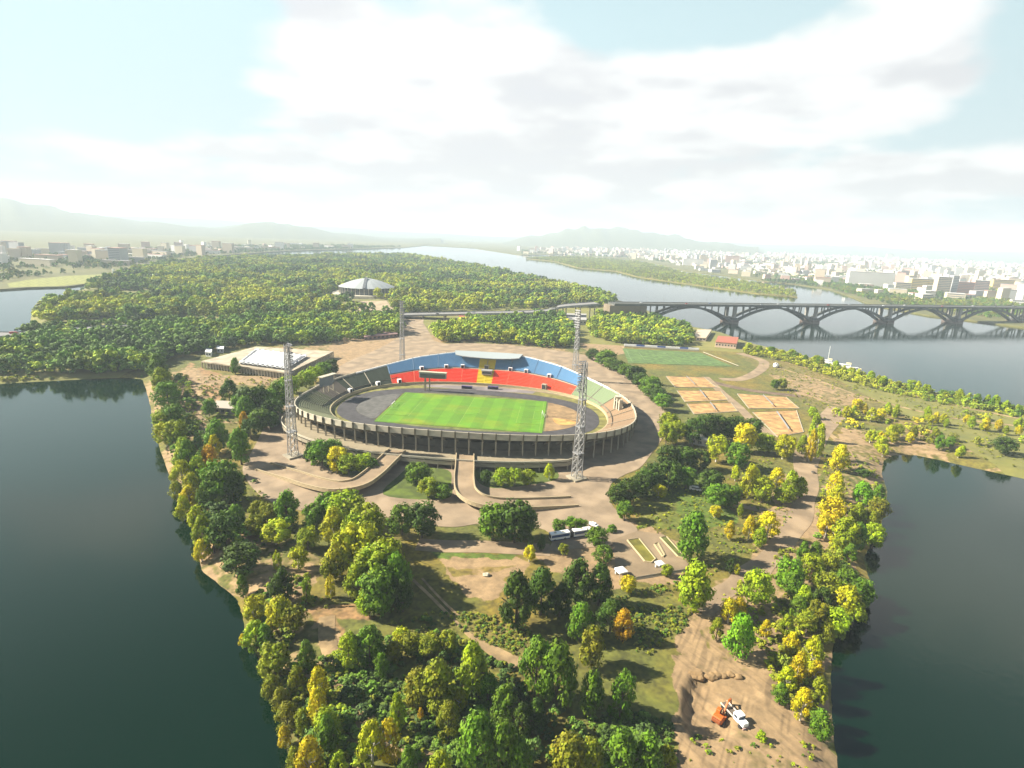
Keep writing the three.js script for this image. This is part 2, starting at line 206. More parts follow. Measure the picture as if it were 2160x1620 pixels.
const cityBank = [...px([[870, 517], [1000, 524], [1060, 533], [1100, 539], [1200, 537], [1350, 549], [1450, 573], [1560, 586], [1620, 595], [1680, 601], [1750, 612], [1800, 629], [1830, 642], [1880, 653], [1960, 668], [2040, 677], [2100, 685], [2160, 693], [2500, 742]], WATER), V(3000, 0, -600), V(16000, 0, -900), V(16000, 0, -24000), V(-1500, 0, -24000)];
struct(mesh('far_bank', slab(cityBank, -0.6, 5), bankMat), 'flat city bank across the river');
const spit = px([[1110, 546], [1170, 552], [1220, 566], [1300, 573], [1350, 586], [1420, 596], [1500, 607], [1600, 621], [1682, 628], [1672, 615], [1600, 601], [1520, 591], [1450, 579], [1400, 566], [1350, 554], [1200, 542]], WATER);
struct(mesh('river_spit', slab(spit, -1.2, 4), mat(0.8, 0.72, 0.55, 0.97, { map: bankTex })), 'long narrow wooded spit in the river');
const leftBank = [V(-16000, 0, 300), ...px([[-700, 690], [-300, 642], [0, 613], [60, 609], [140, 607], [200, 599], [240, 587], [262, 579], [300, 567], [420, 543], [600, 530], [850, 523]], WATER), V(-2500, 0, -24000), V(-16000, 0, -24000)];
struct(mesh('near_bank', slab(leftBank, -0.6, 5), bankMat), 'flat bank of the other river arm');
struct(mesh('meadow', slab(px([[20, 606], [120, 604], [200, 596], [238, 586], [230, 578], [140, 582], [60, 590], [15, 598]], -0.4), -0.4, 0.1), mat(0.24, 0.26, 0.05, 0.97, { map: texEarth })), 'pale green meadow on the far left river bank');
const hillMat = mat(0.34, 0.36, 0.30, 0.97, { map: bankTex });
// hills at the edge of sight
function hill(name, ridge, dist, back, label, seed) {
  const pos = [], idx = [], K = 10, rows = ridge.length * 8; const R = [];
  for (let i = 0; i < rows; i++) { const t = i / (rows - 1) * (ridge.length - 1), k = Math.min(ridge.length - 2, Math.floor(t)), f = fade(t - k); const x = lerp(ridge[k][0], ridge[k + 1][0], t - k), y = lerp(ridge[k][1], ridge[k + 1][1], f); const d = ray(x, y), s = dist / Math.hypot(d.x, d.z); R.push(EYE.clone().addScaledVector(d, s)); }
  for (let i = 0; i < rows; i++) { const top = R[i], out = V(top.x - EYE.x, 0, top.z - EYE.z).normalize(); for (let k = 0; k <= K; k++) { const u = k / K * 2 - 1, q = out.clone().multiplyScalar(u * back); const h = Math.max(0, top.y) * Math.cos(u * Math.PI / 2) ** 1.3; pos.push(top.x + q.x, -1 + h * (0.82 + 0.36 * n2(i * 0.4, k * 0.8, seed)), top.z + q.z); } }
  for (let i = 0; i < rows - 1; i++) for (let k = 0; k < K; k++) { const a = i * (K + 1) + k, b = a + K + 1; idx.push(a, a + 1, b, a + 1, b + 1, b); }
  const g = new THREE.BufferGeometry(); g.setAttribute('position', new THREE.Float32BufferAttribute(pos, 3)); g.setIndex(idx); g.computeVertexNormals(); planUV(g);
  struct(mesh(name, g, hillMat), label);
}
hill('hills', [[-500, 425], [-200, 420], [0, 425], [90, 438], [200, 456], [330, 470], [450, 480], [560, 468], [620, 474], [720, 492], [830, 503], [930, 503]], 8500, 2500, 'hazy forested hills at the left horizon', 5);
hill('hills', [[-500, 412], [0, 445], [300, 458], [700, 480], [900, 492], [1080, 500], [1180, 498]], 13000, 2800, 'faint farther hills behind the left ridge', 6);
hill('hills', [[1050, 512], [1130, 497], [1200, 485], [1262, 477], [1330, 486], [1400, 496], [1500, 510], [1600, 520]], 9000, 2000, 'low hazy hill above the river bend', 7);
hill('hills', [[1000, 503], [1300, 506], [1700, 517], [2000, 528], [2400, 543], [2800, 558]], 13500, 3000, 'faint low ridge behind the far city', 8);
// ---------------------------------------------------------------- plaza, paths and sports grounds
const plazaEdge = smooth(px([[512, 985], [520, 1012], [560, 1052], [640, 1078], [720, 1082], [800, 1088], [870, 1104], [960, 1112], [1020, 1104], [1100, 1112], [1150, 1118], [1165, 1140], [1160, 1160], [1230, 1156], [1290, 1150], [1330, 1135], [1345, 1118], [1325, 1098], [1296, 1072], [1284, 1046], [1290, 1020], [1315, 1003], [1348, 988], [1372, 960], [1394, 930], [1406, 902], [1403, 872], [1380, 835], [1345, 805], [1300, 780], [1245, 752], [1180, 740], [1100, 730], [1000, 724], [930, 724], [905, 700], [880, 674], [846, 670], [852, 700], [800, 735], [730, 765], [690, 795], [640, 830], [600, 850], [570, 880], [548, 920], [530, 955]]), 4, true);
const lawnBeds = [
  smooth(px([[652, 938], [690, 925], [760, 945], [812, 962], [790, 985], [760, 1002], [715, 1000], [675, 975]]), 4, true),
  smooth(px([[808, 1043], [840, 1005], [868, 985], [945, 992], [952, 1020], [948, 1050], [890, 1054]]), 4, true),
  smooth(px([[1005, 988], [1090, 984], [1170, 992], [1176, 1010], [1110, 1024], [1040, 1030], [1012, 1020]]), 4, true)];
struct(mesh('plaza_paving', slab(plazaEdge, 0.12, 0.5, [...lawnBeds.map((b) => b.slice(0, -1)), Array.from({ length: 64 }, (_, k) => { const t = k / 64 * 2 * Math.PI, c = Math.cos(t), s = Math.sin(t); return V(2 + 97 * Math.sign(c) * Math.abs(c) ** 0.87, 0, 66 * Math.sign(s) * Math.abs(s) ** 0.87); })]), M.pave), 'wide tan paved ring around the stadium');
lawnBeds.forEach((b, i) => struct(mesh('lawn', slab(b, 0.1, 0.4), mat(0.085, 0.125, 0.009, 0.97, { map: texEarth })), ['grass bed beside the curved left ramp', 'triangular lawn between the two ramps', 'grass bed right of the straight ramp'][i]));
const walk = (name, list, w, y, m, label) => struct(mesh(name, ribbon(smooth(px(list), 8), w, Math.min(y, 0.06) + (y - 0.05) * 0.2), m), label);
walk('path', [[1770, 860], [1735, 905], [1700, 970], [1702, 1030], [1690, 1085], [1655, 1140], [1610, 1190], [1555, 1232], [1505, 1262], [1484, 1296]], (t) => lerp(15, 9, sstep(0, 0.5, t)) - 2 * sstep(0.7, 0.9, t) - 3 * sstep(0.93, 1, t) + 1.6 * Math.sin(t * 37) * Math.sin(t * 11), 0.09, M.path, 'broad pale path along the right side of the park');
walk('path', [[1690, 1085], [1640, 1082], [1580, 1070], [1545, 1060]], 5, 0.07, M.path, 'side path leaving the broad right path');
walk('path', [[1700, 1150], [1745, 1180], [1800, 1210]], 4, 0.07, M.sandPath, 'sandy trail towards the right lagoon');
walk('path', [[1735, 905], [1780, 940], [1800, 975], [1815, 1000]], 4, 0.06, M.sandPath, 'thin sandy trail beside the golden tree row');
walk('path', [[880, 1148], [940, 1152], [1020, 1153], [1100, 1157], [1160, 1160]], 9, 0.1, M.path, 'straight pale strip of paving below the plaza');
walk('path', [[1095, 1400], [1050, 1378], [1010, 1352], [975, 1325], [940, 1290], [905, 1255], [870, 1222]], (t) => lerp(4.4, 1.2, sstep(0.1, 0.6, t)), 0.08, M.sandPath, 'pale dirt track crossing the meadow diagonally');
walk('path', [[985, 1313], [952, 1285], [922, 1255], [890, 1220]], 0.9, 0.085, M.sandPath, 'second wheel rut beside the dirt track');
walk('path', [[690, 1300], [690, 1345], [708, 1400], [728, 1450], [745, 1490], [790, 1540], [850, 1580], [960, 1640]], 5, 0.07, M.sandPath, 'dirt road winding through the left thicket');
walk('path', [[418, 780], [420, 810], [424, 850], [428, 885], [500, 892]], 3, 0.07, M.sandPath, 'thin straight track below the flat white hall');
walk('path', [[1640, 775], [1720, 800], [1800, 830], [1900, 858], [2000, 880], [2160, 900]], 3, 0.07, M.sandPath, 'sandy track along the right river strip');
walk('path', [[1600, 745], [1680, 770], [1800, 800], [1950, 840], [2160, 885]], 3.5, 0.06, M.sandPath, 'pale shore road beside the river tree row');
walk('road', [[878, 668], [873, 700], [880, 735]], 22, 0.13, M.pave, 'wide avenue leading from the stadium plaza to the road');
walk('path', [[1560, 745], [1610, 762], [1560, 800], [1520, 800]], 10, 0.08, M.path, 'paved yard beside the practice field');

// practice field with its wall of blue panels
{
  const f = px([[1313, 735], [1478, 744], [1545, 773], [1326, 766]]);
  struct(mesh('practice_field', slab(f, 0.16, 0.4), M.turf), 'dull green artificial practice field');
  const mid = (a, b, t) => V(lerp(a.x, b.x, t), 0, lerp(a.z, b.z, t));
  const lineM = mat(0.2, 0.26, 0.15), edge = (a, b, w) => bar(V(a.x, 0.18, a.z), V(b.x, 0.18, b.z), w, 0.02);
  const inset = (u, v) => { const a = mid(f[0], f[1], u), b = mid(f[3], f[2], u); return mid(a, b, v); };
  const ln = []; for (const [a, b, c, d] of [[0.04, 0.05, 0.96, 0.05], [0.96, 0.05, 0.96, 0.95], [0.96, 0.95, 0.04, 0.95], [0.04, 0.95, 0.04, 0.05], [0.5, 0.05, 0.5, 0.95], [0.04, 0.25, 0.18, 0.25], [0.18, 0.25, 0.18, 0.75], [0.18, 0.75, 0.04, 0.75], [0.96, 0.25, 0.82, 0.25], [0.82, 0.25, 0.82, 0.75], [0.82, 0.75, 0.96, 0.75]]) ln.push(edge(inset(a, b), inset(c, d), 0.2));
  struct(mesh('field_markings', merge(ln), lineM), 'white lines on the practice field');
  const w = thing('field_stand', 'long white low stand with three blue panels behind the practice field', 'stand', V(0, 0, 0));
  const A = G(1316, 731), B = G(1474, 740), dir = B.clone().sub(A), L = dir.length(), ang = -Math.atan2(dir.z, dir.x), put = (g, u, dy, off = 0) => g.rotateY(ang).translate(lerp(A.x, B.x, u) + off * Math.sin(ang), dy, lerp(A.z, B.z, u) + off * Math.cos(ang));
  mesh('wall', put(box(L, 3, 1.2), 0.5, 1.5), M.white, w); mesh('step', put(box(L, 1.4, 1.5), 0.5, 0.7, 1.9), M.paleConcrete, w);
  for (const u of [0.22, 0.5, 0.8]) mesh('blue_panel', put(box(L * 0.11, 2.4, 0.4), u, 2.2, 1.2), mat(0.05, 0.10, 0.34, 0.6), w);
  const e = thing('field_fence', 'pale low wall along the right end of the practice field', 'fence');
  mesh('wall', merge([bar(V(f[1].x + 3, 0.9, f[1].z), V(f[2].x + 6, 0.9, f[2].z), 1.2, 0.4)]), M.paleConcrete, e);
}
// sand courts
[[[[1405, 794], [1486, 797], [1512, 818], [1424, 817]], 'back orange sand court beside the clipped tree row'], [[[1428, 824], [1520, 825], [1536, 844], [1445, 848]], 'middle orange sand court between two others'], [[[1449, 852], [1542, 850], [1556, 868], [1464, 874]], 'front orange sand court against the dark tree block'], [[[1555, 831], [1658, 838], [1686, 862], [1580, 862]], 'right upper orange sand court with a pale path beside it'], [[[1588, 870], [1680, 866], [1695, 912], [1640, 922]], 'right lower orange sand court behind the golden trees']].forEach(([q, label]) => {
  const p = px(q), c = thing('sand_court', label, 'court', V(0, 0, 0), 0, 'orange sand courts'); mesh('sand_surface', slab(p, 0.17, 0.4), M.court, c);
  for (let i = 0; i < 4; i++) { const a = p[i], b = p[(i + 1) % 4]; mesh('kerb', bar(V(a.x, 0.15, a.z), V(b.x, 0.15, b.z), 0.5, 0.4), M.concrete, c); }
  const m0 = V((p[0].x + p[1].x) / 2, 0, (p[0].z + p[1].z) / 2), m1 = V((p[2].x + p[3].x) / 2, 0, (p[2].z + p[3].z) / 2);
  for (const t of [0.12, 0.88]) mesh('net_post', bar(V(lerp(m0.x, m1.x, t), 0, lerp(m0.z, m1.z, t)), V(lerp(m0.x, m1.x, t), 2.6, lerp(m0.z, m1.z, t)), 0.25), M.grey, c);
  mesh('net', bar(V(lerp(m0.x, m1.x, 0.12), 2, lerp(m0.z, m1.z, 0.12)), V(lerp(m0.x, m1.x, 0.88), 2, lerp(m0.z, m1.z, 0.88)), 0.9, 0.06), M.grey, c);
});
walk('path', [[1488, 795], [1525, 830], [1560, 860], [1590, 890], [1630, 920]], 7, 0.1, M.path, 'paved walk between the sand courts');
walk('path', [[1480, 800], [1540, 815], [1600, 826], [1690, 836]], 9, 0.09, mat(0.17, 0.115, 0.08, 0.97, { map: texEarth }), 'brown earth yard behind the sand courts');
// kerbed garden beds at the corner of the plaza
{
  const T = [0.34, 0.27, 0.15], bed = (list, label, grass) => { const p = px(list), b = thing('garden_bed', label, 'garden bed', V(0, 0, 0), 0, 'kerbed garden beds'); mesh('planting', slab(p, 0.3, 0.4), grass, b); for (let i = 0; i < p.length; i++) { const a = p[i], c = p[(i + 1) % p.length]; mesh('kerb', bar(V(a.x, 0.3, a.z), V(c.x, 0.3, c.z), 0.6, 0.45), mat(...T, 0.9), b); } };
  const yg = mat(0.17, 0.16, 0.014, 0.97, { map: texEarth });
  bed([[1323, 1141], [1348, 1137], [1383, 1180], [1374, 1188], [1360, 1186]], 'long olive garden bed slanting across the corner court', yg);
  bed([[1392, 1135], [1406, 1133], [1448, 1180], [1430, 1176]], 'garden bed under the big leaning tree', mat(0.10, 0.12, 0.016, 0.97, { map: texEarth }));
  bed([[1380, 1150], [1388, 1146], [1402, 1172], [1398, 1176]], 'smallest garden bed, a thin paved wedge', mat(0.24, 0.19, 0.11, 0.95, { map: texPave }));
  struct(mesh('court_paving', slab(px([[1290, 1140], [1345, 1120], [1400, 1128], [1452, 1190], [1448, 1202], [1330, 1222], [1300, 1200]]), 0.13, 0.5), mat(0.225, 0.165, 0.10, 0.95, { map: texPave })), 'small paved court with garden beds');
  const w = thing('retaining_wall', 'dark low retaining wall along the lower edge of the garden court', 'wall'), a = G(1338, 1222), b = G(1446, 1204);
  mesh('wall_face', bar(V(a.x, -0.35, a.z), V(b.x, -0.35, b.z), 0.5, 1.4), M.darkConcrete, w); mesh('coping', bar(V(a.x, 0.42, a.z), V(b.x, 0.42, b.z), 0.8, 0.16), M.concrete, w);
}

// ---------------------------------------------------------------- the stadium
const rim = [], N = 92;
{
  const A = 112, CX = 2, pts = [];
  for (let i = 0; i < 1440; i++) { const t = i / 1440 * 2 * Math.PI, c = Math.cos(t), s = Math.sin(t), nn = s > 0 ? 2.5 : 2.05, b = s > 0 ? 92 : 98; pts.push([CX + A * Math.sign(c) * Math.abs(c) ** (2 / nn), b * Math.sign(s) * Math.abs(s) ** (2 / nn), t]); }
  const len = [0]; for (let i = 1; i <= 1440; i++) { const a = pts[i - 1], b = pts[i % 1440]; len.push(len[i - 1] + Math.hypot(b[0] - a[0], b[1] - a[1])); }
  let k = 0; for (let n = 0; n < N; n++) { const want = n / N * len[1440]; while (len[k + 1] < want) k++; const f = (want - len[k]) / (len[k + 1] - len[k] || 1), a = pts[k], b = pts[(k + 1) % 1440]; rim.push({ x: lerp(a[0], b[0], f), z: lerp(a[1], b[1], f) }); }
  const prof = [[0, 20], [30, 20.4], [60, 16.6], [74, 13.6], [84, 11.6], [95, 9.8], [104, 9], [115, 8.7]];
  rim.forEach((r, i) => {
    const p = rim[(i + N - 1) % N], q = rim[(i + 1) % N], l = Math.hypot(q.x - p.x, q.z - p.z); r.nx = (q.z - p.z) / l; r.nz = -(q.x - p.x) / l; if (r.nx * (r.x - CX) + r.nz * r.z < 0) { r.nx *= -1; r.nz *= -1; }
    if (r.z > 0) r.h = 8.7 + 7.8 * (r.z / 92) ** 1.4; else { const ax = Math.abs(r.x - CX); let j = 0; while (prof[j + 1][0] < ax) j++; r.h = lerp(prof[j][1], prof[j + 1][1], (ax - prof[j][0]) / (prof[j + 1][0] - prof[j][0])); }
    const th = Math.atan2(r.z / (r.z > 0 ? 92 : 98), (r.x - CX) / A), c = Math.cos(th), s = Math.sin(th), bi = s > 0 ? 63 : 70; const m = (Math.abs(c) ** 2.3 + Math.abs(s) ** 2.3) ** (1 / 2.3);
    r.ix = CX + 95 * c / m; r.iz = bi * s / m;
  });
}
const rp = (i, off, y) => { const r = rim[(i + N * 4) % N]; return V(r.x + r.nx * off, y, r.z + r.nz * off); };
const rowAt = (i, t, y) => { const r = rim[(i + N * 4) % N], bx = r.x - r.nx * 0.6, bz = r.z - r.nz * 0.6; return V(lerp(r.ix, bx, t), y, lerp(r.iz, bz, t)); };
const stadium = thing('stadium', 'oval concrete stadium with red, blue and yellow seating around a green pitch', 'stadium');
{
  const aisleRed = mat(0.5, 0.09, 0.04), aisleBlue = mat(0.05, 0.10, 0.17), ribM = mat(0.16, 0.14, 0.09, 0.9, { map: texConcrete });
  // seating blocks: stepped rows, one mesh for each coloured block
  const terrace = (i0, i1, t0, t1, rows, lift = 0) => { const q = []; for (let i = i0; i < i1; i++) { const h = [rim[(i + N) % N].h, rim[(i + 1 + N) % N].h]; for (let r = 0; r < rows; r++) { const a = lerp(t0, t1, r / rows), b = lerp(t0, t1, (r + 1) / rows), ya = h.map((H) => lerp(1.7, H - 0.2, a) + lift), yb = h.map((H) => lerp(1.7, H - 0.2, b) + lift); q.push([rowAt(i, a, ya[0]), rowAt(i + 1, a, ya[1]), rowAt(i + 1, a, yb[1]), rowAt(i, a, yb[0])], [rowAt(i, a, yb[0]), rowAt(i + 1, a, yb[1]), rowAt(i + 1, b, yb[1]), rowAt(i, b, yb[0])]); } } return quads(q); };
  const seatM = { red: M.red, blue: M.blue, yellow: M.yellow, dgreen: mat(0.065, 0.085, 0.055, 0.85, { map: texConcrete }), pgreen: mat(0.25, 0.33, 0.19, 0.85, { map: texConcrete }), tan: mat(0.38, 0.26, 0.16, 0.95, { map: texEarth }), grey: mat(0.20, 0.17, 0.14, 0.95, { map: texConcrete }), rough: mat(0.15, 0.17, 0.09, 0.95, { map: texEarth }) };
  const far = []; for (let i = 0; i < N; i++) if (rim[i].z < 0 || rim[(i + 1) % N].z < 0) far.push(i);
  const kind = (i) => { const r = rim[i % N], q = rim[(i + 1) % N], x = (r.x + q.x) / 2, z = (r.z + q.z) / 2; if (z < 0) { if (Math.abs(x - 2) < 8) return 'yellow'; if (x > -78 && x < 84) return 'red'; return x < 0 ? (x < -106 ? 'grey' : 'dgreen') : (x < 108 ? 'pgreen' : 'tan'); } return x > 60 ? 'tan' : x < -80 ? 'rough' : 'grey'; };
  const label = { red: 'red lower seats', yellow: 'yellow centre seats', dgreen: 'dark green bench rows', pgreen: 'pale green bench rows', tan: 'bare tan terrace', grey: 'bare grey terrace', rough: 'weedy terrace' };
  let i = 0; while (i < N) { let j = i; while (j < N && kind(j) === kind(i) && j - i < 6) j++; const k = kind(i); if (k === 'red' || k === 'yellow') { const lo = mesh('seating_block', terrace(i, j, 0, 0.47, 10), seatM[k], stadium); lo.userData.label = label[k]; const up = mesh('seating_block', terrace(i, j, 0.5, 1, 12, 0.5), k === 'red' ? seatM.blue : seatM.yellow, stadium); up.userData.label = k === 'red' ? 'blue upper seats' : label[k]; mesh('walkway', terrace(i, j, 0.465, 0.505, 1, 0.02), M.paleConcrete, stadium); } else { const b = mesh('seating_block', terrace(i, j, 0, 1, 16), seatM[k], stadium); b.userData.label = label[k]; } i = j; }
  // aisles between the blocks, the wall in front, the parapet behind, the underside
  const loop = (f) => { const q = []; for (let n = 0; n < N; n++) q.push(...f(n)); return quads(q); };
  for (let n = 0; n < N; n += 3) { const r = rim[n], bx = r.x - r.nx * 0.6, bz = r.z - r.nz * 0.6, up = 0.5 * +(kind(n) === 'red' || kind(n) === 'yellow'); const at = (t, e) => V(lerp(r.ix, bx, t), lerp(1.95, r.h + 0.1, t) + e, lerp(r.iz, bz, t)); if (up) { mesh('aisle', bar(at(0, 0), at(0.46, 0), 0.8, 0.25), kind(n) === 'red' ? aisleRed : M.yellow, stadium); mesh('aisle', bar(at(0.51, 0.5), at(1, 0.5), 0.9, 0.25), kind(n) === 'red' ? aisleBlue : M.grey, stadium); } else mesh('aisle', bar(at(0, 0), at(1, 0), 0.9, 0.25), M.concrete, stadium); }
  mesh('front_wall', loop((n) => { const a = rim[n], b = rim[(n + 1) % N], p = (r, y, o = 0) => V(r.ix - r.nx * o, y, r.iz - r.nz * o); return [[p(a, 0), p(b, 0), p(b, 2.1), p(a, 2.1)], [p(a, 2.1), p(b, 2.1), p(b, 2.1, 0.7), p(a, 2.1, 0.7)], [p(a, 0, 0.7), p(b, 0, 0.7), p(b, 2.1, 0.7), p(a, 2.1, 0.7)]]; }), mat(0.5, 0.43, 0.26, 0.9, { map: texConcrete }), stadium);
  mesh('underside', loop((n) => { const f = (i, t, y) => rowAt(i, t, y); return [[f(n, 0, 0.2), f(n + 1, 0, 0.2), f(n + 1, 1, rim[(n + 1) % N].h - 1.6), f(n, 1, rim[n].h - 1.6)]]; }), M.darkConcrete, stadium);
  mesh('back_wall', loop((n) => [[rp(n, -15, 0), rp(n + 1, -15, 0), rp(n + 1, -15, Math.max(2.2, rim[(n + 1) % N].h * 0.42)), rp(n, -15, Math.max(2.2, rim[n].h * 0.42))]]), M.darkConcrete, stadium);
  for (let n = 0; n < N; n++) {
    const a = rim[n].h, b = rim[(n + 1) % N].h, farSide = rim[n].z < -20 && Math.abs(rim[n].x) < 100, lift = 1.0;
    const P = (k, o, y) => rp(n + k, o, y), bot = 2.3;
    const q = [[P(0, 0, a - bot), P(1, 0, b - bot), P(1, 0, b + lift), P(0, 0, a + lift)], [P(0, -0.6, a - bot), P(1, -0.6, b - bot), P(1, -0.6, b + lift), P(0, -0.6, a + lift)], [P(0, 0, a + lift), P(1, 0, b + lift), P(1, -0.6, b + lift), P(0, -0.6, a + lift)], [P(0, 0, a - bot), P(1, 0, b - bot), P(1, -0.6, b - bot), P(0, -0.6, a - bot)]];
    mesh('fascia_panel', quads(q), farSide ? M.white : M.paleConcrete, stadium);
    const foot = 0, c = P(0, -1.3, 0), top = a - 0.4;
    const col = mesh('column', merge([bar(V(c.x, foot, c.z), V(c.x, top, c.z), 0.7, 0.8)]), M.concrete, stadium);
    const e0 = P(0, 0.35, a + lift + 0.25), e1 = P(0, 0.35, a - bot - 0.6); mesh('rib', bar(e1, e0, 0.7, 0.8), ribM, col);
    mesh('bracket', bar(P(0, -8.5, Math.max(2.5, a - 7)), P(0, -0.3, a - bot - 0.1), 0.7, 1.0), M.concrete, col);
  }
  // the gallery deck on the near side, in front of the columns, with its double band of parapet
  const D = []; for (let n = 0; n < N; n++) if (rim[n].z > 34 && (rim[n].x < 74)) D.push(n);
  D.sort((a, b) => rim[a].x - rim[b].x);
  const dy = 4.8, wide = (n) => 8 * sstep(30, 60, rim[n].z) * sstep(80, 66, rim[n].x) + 1.2;
  const deckQ = [], lowQ = []; for (let k = 0; k < D.length - 1; k++) { const a = D[k], b = D[k + 1], wa = wide(a), wb = wide(b), O = (y, e = 0) => [rp(a, wa + e, y), rp(b, wb + e, y)]; const [o0, o1] = O(dy), [u0, u1] = O(dy - 1); deckQ.push([rp(a, -9, dy), rp(b, -9, dy), o1, o0], [rp(a, -9, dy - 0.5), rp(b, -9, dy - 0.5), u1, u0]); const [e0, e1] = O(dy - 2.4, 0.05), [f0, f1] = O(dy - 0.4, 0.05); lowQ.push([e0, e1, f1, f0]);
    const [p0, p1] = O(dy + 0.15, 0.1), [s0, s1] = O(dy + 1.15, 0.1), [t0, t1] = O(dy + 1.15, -0.25), [v0, v1] = O(dy + 0.15, -0.25); mesh('parapet_panel', quads([[p0, p1, s1, s0], [s0, s1, t1, t0], [v0, v1, t1, t0]]), M.paleConcrete, stadium);
    mesh('deck_post', bar(rp(a, wa - 0.2, 0), rp(a, wa - 0.2, dy + 1), 0.5, 0.5), M.concrete, stadium); }
  const deck = mesh('gallery_deck', quads(deckQ), mat(0.36, 0.30, 0.20, 0.95, { map: texPave }), stadium); deck.userData.label = 'raised gallery deck around the near side'; mesh('deck_edge', quads(lowQ), M.concrete, stadium);
  // vomitory openings with white frames where red meets blue, and two at the foot
  for (const [a, b, s, white, y] of [[893, 777, 1, 1, 0], [937, 777, 1, 1, 0], [982, 777, 1, 1, 0], [1069, 783, 1, 1, 0], [1113, 788, 1, 1, 0], [1157, 793, 1, 1, 0], [1025, 778, 1.25, 0, 0], [845, 806, 1, 1, 1], [1143, 820, 1.35, 0, 1], [797, 800, 1, 1, 1], [737, 818, 1, 1, 1]]) {
    const n = rim.reduce((best, r, k) => { const u = y ? 0.04 : 0.49, p = V(lerp(r.ix, r.x, u), lerp(1.7, r.h, u), lerp(r.iz, r.z, u)); const d = p.clone().sub(EYE), w = d.dot(AW), sx = 1080 + FOCAL * d.dot(AR) / w, e = r.z < 10 ? Math.abs(sx - a) : 1e9; return e < best[0] ? [e, k, p] : best; }, [1e9, 0, null]);
    const r = rim[n[1]], p = n[2], turn = Math.atan2(-r.nx, -r.nz), po = new THREE.Group(); po.name = 'entrance_portal'; stadium.add(po); po.position.copy(p); po.rotation.y = turn; po.scale.setScalar(s * 0.74);
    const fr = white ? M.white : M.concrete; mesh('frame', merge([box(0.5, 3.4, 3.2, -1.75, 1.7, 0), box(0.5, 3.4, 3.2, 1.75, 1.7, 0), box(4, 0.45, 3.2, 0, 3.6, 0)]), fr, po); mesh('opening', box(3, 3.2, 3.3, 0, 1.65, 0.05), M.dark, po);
  }
  // commentary booth on the yellow centre, and the canopy over the middle of the far stand
  const bc = rowAt(69, 0.3, 0); const booth = new THREE.Group(); booth.name = 'commentary_booth'; stadium.add(booth); booth.position.set(2.5, 7.6, -78.5); mesh('cabin', box(8, 3.2, 5, 0, 1.6, 0), mat(0.32, 0.26, 0.27), booth); mesh('window_band', box(7.2, 1.2, 0.3, 0, 1.7, 2.6), M.glass, booth); mesh('support', merge([box(1, 6, 1, -2.4, -3, 0.8), box(1, 6, 1, 2.4, -3, 0.8)]), M.concrete, booth); mesh('roof', box(9, 0.4, 6, 0, 3.4, 0), M.grey, booth);
  const ci = far.filter((n) => rim[n].x > -33 && rim[n].x < 36).sort((a, b) => rim[a].x - rim[b].x), cq = [], cu = []; ci.forEach((n, k) => { if (k === ci.length - 1) return; const m = ci[k + 1], f = (n2_) => { const u = (rim[n2_].x - 2) / 34; return 15.5 - 9 * Math.abs(u) ** 3; }; const A0 = rp(n, 0.5, rim[n].h + 2.2), A1 = rp(m, 0.5, rim[m].h + 2.2), B0 = rp(n, -f(n), rim[n].h + 0.2 + 2 * (1 - f(n) / 15.5)), B1 = rp(m, -f(m), rim[m].h + 0.2 + 2 * (1 - f(m) / 15.5)), dn = (v) => v.clone().setY(v.y - 0.6); cq.push([A0, A1, B1, B0], [dn(A0), dn(A1), dn(B1), dn(B0)], [B0, B1, dn(B1), dn(B0)]); });
  mesh('canopy_roof', quads(cq), mat(0.27, 0.30, 0.30, 0.55), stadium).userData.label = 'pale grey canopy roof over the middle of the far stand';
  for (const n of ci.filter((_, k) => k % 2 === 1)) mesh('canopy_post', bar(rp(n, -7, rim[n].h - 5), rp(n, -7, rim[n].h + 0.8), 0.4), M.steel, stadium);
}
